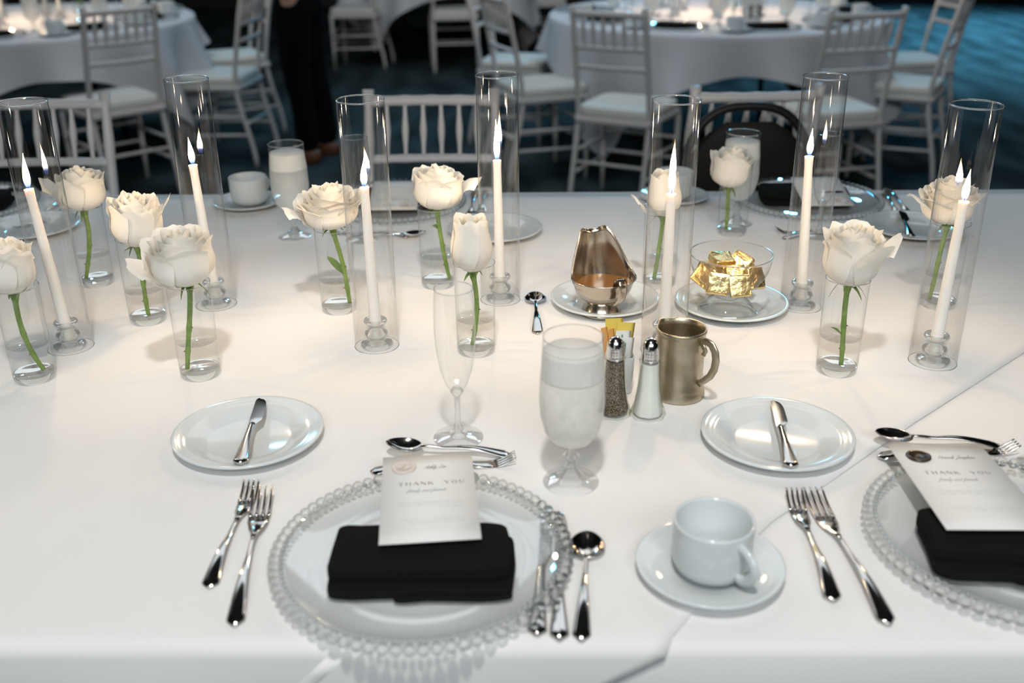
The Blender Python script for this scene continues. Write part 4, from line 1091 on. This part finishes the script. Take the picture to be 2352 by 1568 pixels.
# black banquet chair with rounded back, in front of the right chair
bc = empty('banquet_chair', (.612, 2.42, 0), R(180))
arch = []
for k in range(29):
    t = k / 28; a = pi * t
    arch.append((-.0 + .172 * math.copysign(abs(cos(a)) ** .72, cos(a)), -.205 - .02 * sin(a), .655 + .250 * sin(a) ** .85))
post = [(.150, -.17, .40), (.157, -.19, .55)]
full = [(-x * -1, y, z) for x, y, z in post] + arch + [(-x, y, z) for x, y, z in reversed(post)]
Mesh().sweep(full, .0115, 10, ref=(0, 1, 0)).build('back_frame', 'blackmetal', bc)
rows = []
for j in range(15):
    t = j / 14; z = lerp(.50, .868, t)
    if z < .655: hw = lerp(.155, .168, (z - .5) / .155)
    else:
        s = (z - .655) / .225; hw = .168 * max(0, 1 - s ** 2.6) ** .5
    row = []
    for k in range(17):
        u = -1 + 2 * k / 16
        th = .018 * (1 - u ** 4) * (1 - (2 * t - 1) ** 8)
        row.append((hw * u, -.205 + th, z))
    for k in range(17):
        u = 1 - 2 * k / 16; th = .016 * (1 - u ** 4) * (1 - (2 * t - 1) ** 8)
        row.append((hw * u, -.210 - th, z))
    rows.append(row + [row[0]])
Mesh().grid(rows).build('back_pad', 'vinyl', bc)
Mesh().pillow((0, .02, .46), (.42, .42, .075), .3, 28, 12).build('seat', 'vinyl', bc)
for s in (-1, 1):
    Mesh().sweep([(s * .17, .19, .43), (s * .185, .215, 0)], .0115, 8, ref=(0, 1, 0)).build('leg', 'blackmetal', bc)
    Mesh().sweep([(s * .150, -.17, .42), (s * .175, -.25, 0)], .0115, 8, ref=(0, 1, 0)).build('leg', 'blackmetal', bc)
tag(bc, 'black banquet chair with padded round back and hand hole', 'chair')

# ------------------------------------------------------------------ rear round tables
def round_table(cx_, cy_, label, clabel, rot=0.0, seed=0):
    t = empty('round_table', (cx_, cy_, 0))
    Mesh().lathe([(0, TZ - .004), (.905, TZ - .004), (.910, TZ - .012), (.905, TZ - .03), (0, TZ - .03)], 64).build('tabletop', 'blackmetal', t)
    for k in range(4):
        a = pi / 4 + k * pi / 2 + rot
        Mesh().sweep([(.55 * cos(a), .55 * sin(a), 0), (.50 * cos(a), .50 * sin(a), TZ - .03)], .016, 8, ref=(0, 1, 0)).build('leg', 'blackmetal', t)
    tag(t, label, 'table', 'round tables behind')
    n = 160; o = []; nr = []; dr = []
    for k in range(n):
        a = 2 * pi * k / n; o.append((.915 * cos(a), .915 * sin(a))); nr.append((cos(a), sin(a)))
        b = (a - rot + pi / 4) % (pi / 2) - pi / 4
        dr.append(min(.66, 1.105 / cos(b) - .915))
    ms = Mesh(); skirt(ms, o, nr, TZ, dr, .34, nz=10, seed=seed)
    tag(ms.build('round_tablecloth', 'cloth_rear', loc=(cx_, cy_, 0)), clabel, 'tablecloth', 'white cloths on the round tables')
round_table(1.135, 5.93, 'round table under white cloth at the right rear', 'white square cloth over the right rear round table', .0, 3)
round_table(-2.67, 5.92, 'round table under white cloth at the left rear', 'white square cloth over the left rear round table', R(30), 7)
round_table(-.62, 9.75, 'round table farthest back behind the middle of the room', 'white square cloth over the farthest round table', .2, 11)
flcandle = make_candle(.262, (0, 0), .045, 33, 2.0); flcandle.location = (1.135, 5.93, TZ); tag(flcandle, 'lit white candle in the middle of the right rear table', 'candle', 'candles on the rear tables')
def dress(cx_, cy_, side, angs, spots):
    lab = lambda s: s + ' on the ' + side + ' rear round table'
    for i, a_ in enumerate(angs):
        lab = lambda s: s + ' on the ' + side + ' rear table, ' + spots[i]
        a = R(a_); px, py = cx_ + .715 * cos(a), cy_ + .715 * sin(a)
        dup(far0, (px, py, TZ + .0008), a, lab('small beaded glass charger'), 'chargers on the ' + side + ' rear table')
        dup(nap0, (px, py, TZ + .0062), a + pi / 2, lab('black folded napkin'), 'napkins on the ' + side + ' rear table')
        b = a - .33; dup(gb0, (cx_ + .575 * cos(b), cy_ + .575 * sin(b), TZ + .0008), a, lab('goblet of iced water'), 'goblets on the ' + side + ' rear table')
        b = a - .18; dup(fl0, (cx_ + .50 * cos(b), cy_ + .50 * sin(b), TZ + .0008), a, lab('champagne flute'), 'flutes on the ' + side + ' rear table')
        b = a + .40; q = (cx_ + .76 * cos(b), cy_ + .76 * sin(b))
        dup(sc0, (q[0], q[1], TZ + .0008), a, lab('white saucer'), 'saucers on the ' + side + ' rear table')
        dup(cup0, (q[0], q[1], TZ + .0062), a + 1, lab('white coffee cup'), 'cups on the ' + side + ' rear table')
    lab = lambda s: s + ' on the ' + side + ' rear round table'
    for j in range(6):
        a = 2 * pi * j / 6 + .4; r_ = .20 + .06 * (j % 2); px, py = cx_ + r_ * cos(a), cy_ + r_ * sin(a)
        dup(tube0, (px, py, TZ + .0008), a, lab('tall glass candle tube'), 'candle tubes on the ' + side + ' rear table')
        dup(holder0, (px, py, TZ + .0008), a, lab('glass candlestick'), 'candlesticks on the ' + side + ' rear table')
        dup(flcandle, (px, py, TZ + .0008), a, lab('lit white candle inside a glass tube'), 'candles on the ' + side + ' rear table')
    for j in range(5):
        a = 2 * pi * j / 5 + 1.0; r_ = .375
        dup(vase0, (cx_ + r_ * cos(a), cy_ + r_ * sin(a), TZ + .0008), a, lab('clear bud vase'), 'bud vases on the ' + side + ' rear table')
        if ROSE_COPY: dup(ROSE_COPY, (cx_ + r_ * cos(a), cy_ + r_ * sin(a), TZ + .0008), a, lab('white rose in a bud vase'), 'roses on the ' + side + ' rear table')
ROSE_COPY = [o for o in bpy.data.objects if o.name.startswith('white_rose') and o.parent is None and 'fourth candle' in o.get('label', '')][0]
dress(1.135, 5.93, 'right', (208, 244, 280, 316, 352, 172), ('at its left chair', 'before its left front chair', 'before its right front chair', 'at its far right leaning chair', 'at its right back', 'at its far left chair'))
dress(-2.67, 5.92, 'left', (318, 355, 282, 31), ('before its front chair', 'by the chair near the person', 'at the left frame edge', 'at its farthest chair'))
bpy.data.objects.remove(flcandle.children[-1]) if flcandle.children and flcandle.children[-1].type == 'LIGHT' else None
# table number card
tn = empty('table_number_card', (1.235, 5.46, TZ + .0008), R(-8))
Mesh().box((0, 0, .065), (.10, .003, .13)).build('board', 'card', tn, smooth=False)
Mesh().box((0, .012, .006), (.11, .05, .012)).build('stand', 'chairwhite', tn, smooth=False)
ms = Mesh(); caps(ms, '13', -.036, .030, .058, .034, .02); ms.v = [(x, -.0020, y) for x, y, z in ms.v]; ms.build('number', 'ink_dark', tn, smooth=False)
tag(tn, 'small white table card reading 13 on the right rear table', 'table number')

# ------------------------------------------------------------------ standing person
def skin_mesh(name, verts, edges, radii, m, parent, sub=2, root=0):
    me = bpy.data.meshes.new(name); me.from_pydata(verts, edges, []); o = bpy.data.objects.new(name, me); COL.objects.link(o)
    md = o.modifiers.new('skin', 'SKIN')
    for i, r_ in enumerate(radii):
        sv_ = me.skin_vertices[0].data[i]; sv_.radius = r_ if isinstance(r_, tuple) else (r_, r_); sv_.use_root = (i == root)
    sb = o.modifiers.new('sub', 'SUBSURF'); sb.levels = sub; sb.render_levels = sub
    bpy.context.view_layer.update()
    ev = o.evaluated_get(bpy.context.evaluated_depsgraph_get()); nm = bpy.data.meshes.new_from_object(ev); nm.name = name
    nm.shade_smooth(); nm.materials.clear(); nm.materials.append(M[m]); o.modifiers.clear(); o.data = nm
    if parent: o.parent = parent
    return o
pe = empty('person', (-1.125, 5.80, 0), R(168))   # local +x = facing direction
BV = [(0, 0, .96), (0, 0, 1.12), (.01, 0, 1.30), (0, 0, 1.44), (.01, 0, 1.53), (.025, 0, 1.60), (.03, 0, 1.68), (.02, 0, 1.75),
      (0, .10, .90), (.015, .095, .50), (-.02, .10, .10), (.06, .10, .04), (.13, .105, .03),
      (0, -.10, .90), (-.01, -.095, .50), (-.06, -.10, .10), (.02, -.10, .04), (.09, -.105, .03),
      (0, .19, 1.41), (-.02, .23, 1.14), (.20, .15, 1.12), (.27, .11, 1.14), (0, -.19, 1.41), (-.02, -.23, 1.14), (.20, -.15, 1.12), (.27, -.11, 1.14)]
BE = [(0, 1), (1, 2), (2, 3), (3, 4), (4, 5), (5, 6), (6, 7), (0, 8), (8, 9), (9, 10), (10, 11), (11, 12), (0, 13), (13, 14), (14, 15), (15, 16), (16, 17), (3, 18), (18, 19), (19, 20), (20, 21), (3, 22), (22, 23), (23, 24), (24, 25)]
BR = [(.06, .08), (.09, .11), (.12, .16), (.10, .12), .055, .075, .095, .06, .055, .045, .040, .038, .030, .055, .045, .040, .038, .030, .058, .042, .030, .032, .058, .042, .030, .032]
skin_mesh('body', BV, BE, BR, 'skin', pe)
TV = [(0, 0, .98), (0, 0, .92), (.0, .088, .84), (.012, .088, .50), (-.02, .095, .30), (-.025, .10, .045), (.0, -.088, .84), (-.01, -.088, .50), (-.05, -.095, .30), (-.062, -.10, .045)]
skin_mesh('trousers', TV, [(0, 1), (1, 2), (2, 3), (3, 4), (4, 5), (1, 6), (6, 7), (7, 8), (8, 9)], [(.135, .155), (.135, .155), .112, .080, .068, .072, .112, .080, .068, .072], 'trousers', pe, 2, 1)
JV = [(0, 0, .80), (0, 0, 1.10), (.01, 0, 1.28), (0, 0, 1.42), (0, .19, 1.40), (-.02, .235, 1.14), (.18, .16, 1.12), (0, -.19, 1.40), (-.02, -.235, 1.14), (.18, -.16, 1.12)]
skin_mesh('jacket', JV, [(0, 1), (1, 2), (2, 3), (3, 4), (4, 5), (5, 6), (3, 7), (7, 8), (8, 9)], [(.15, .175), (.135, .16), (.14, .19), (.11, .13), .075, .060, .048, .075, .060, .048], 'trousers', pe, 2, 0)
for s, dx in ((1, 0.0), (-1, -.04)):
    ms = Mesh(); ms.pillow((.045 + dx, s * .10, .038), (.285, .10, .072), .55, 24, 12, lambda p: Vector((p.x, p.y * (1 - .25 * abs(p.x) / .14), p.z * (1.25 if p.x < -.03 else .9 - 1.2 * max(0, p.x)))))
    ms.build('shoe', 'shoe', pe)
    for k in range(4): skin_mesh('finger', [(.285, s * .105, 1.165 - .016 * k), (.325, s * .085, 1.165 - .016 * k), (.345 - .006 * abs(k - 1.5), s * .055, 1.16 - .016 * k)], [(0, 1), (1, 2)], [.010, .009, .008], 'skin', pe, 1)
    skin_mesh('thumb', [(.27, s * .10, 1.16), (.285, s * .075, 1.19), (.305, s * .06, 1.20)], [(0, 1), (1, 2)], [.012, .010, .008], 'skin', pe, 1)
hd = Mesh(); hd.pillow((.005, 0, 1.72), (.21, .185, .20), .9, 24, 14, lambda p: Vector((p.x - (.03 if p.z < 0 and p.x > 0 else 0), p.y, p.z))); hd.build('hair', 'hair', pe)
fc = Mesh(); fc.pillow((.128, 0, 1.665), (.03, .026, .05), .9, 10, 8); fc.build('nose', 'skin', pe)
ey = Mesh()
for s in (-1, 1): ey.pillow((.112, s * .032, 1.685), (.02, .026, .014), .9, 10, 8)
ey.build('eyes', 'wick', pe)
mo = Mesh(); mo.pillow((.112, 0, 1.625), (.014, .045, .010), .9, 10, 8); mo.build('mouth', 'seal_pale', pe)
er = Mesh()
for s in (-1, 1): er.pillow((.02, s * .096, 1.67), (.035, .016, .06), .9, 10, 8)
er.build('ears', 'skin', pe)
tag(pe, 'person in black trousers and brown shoes standing behind the table', 'person')
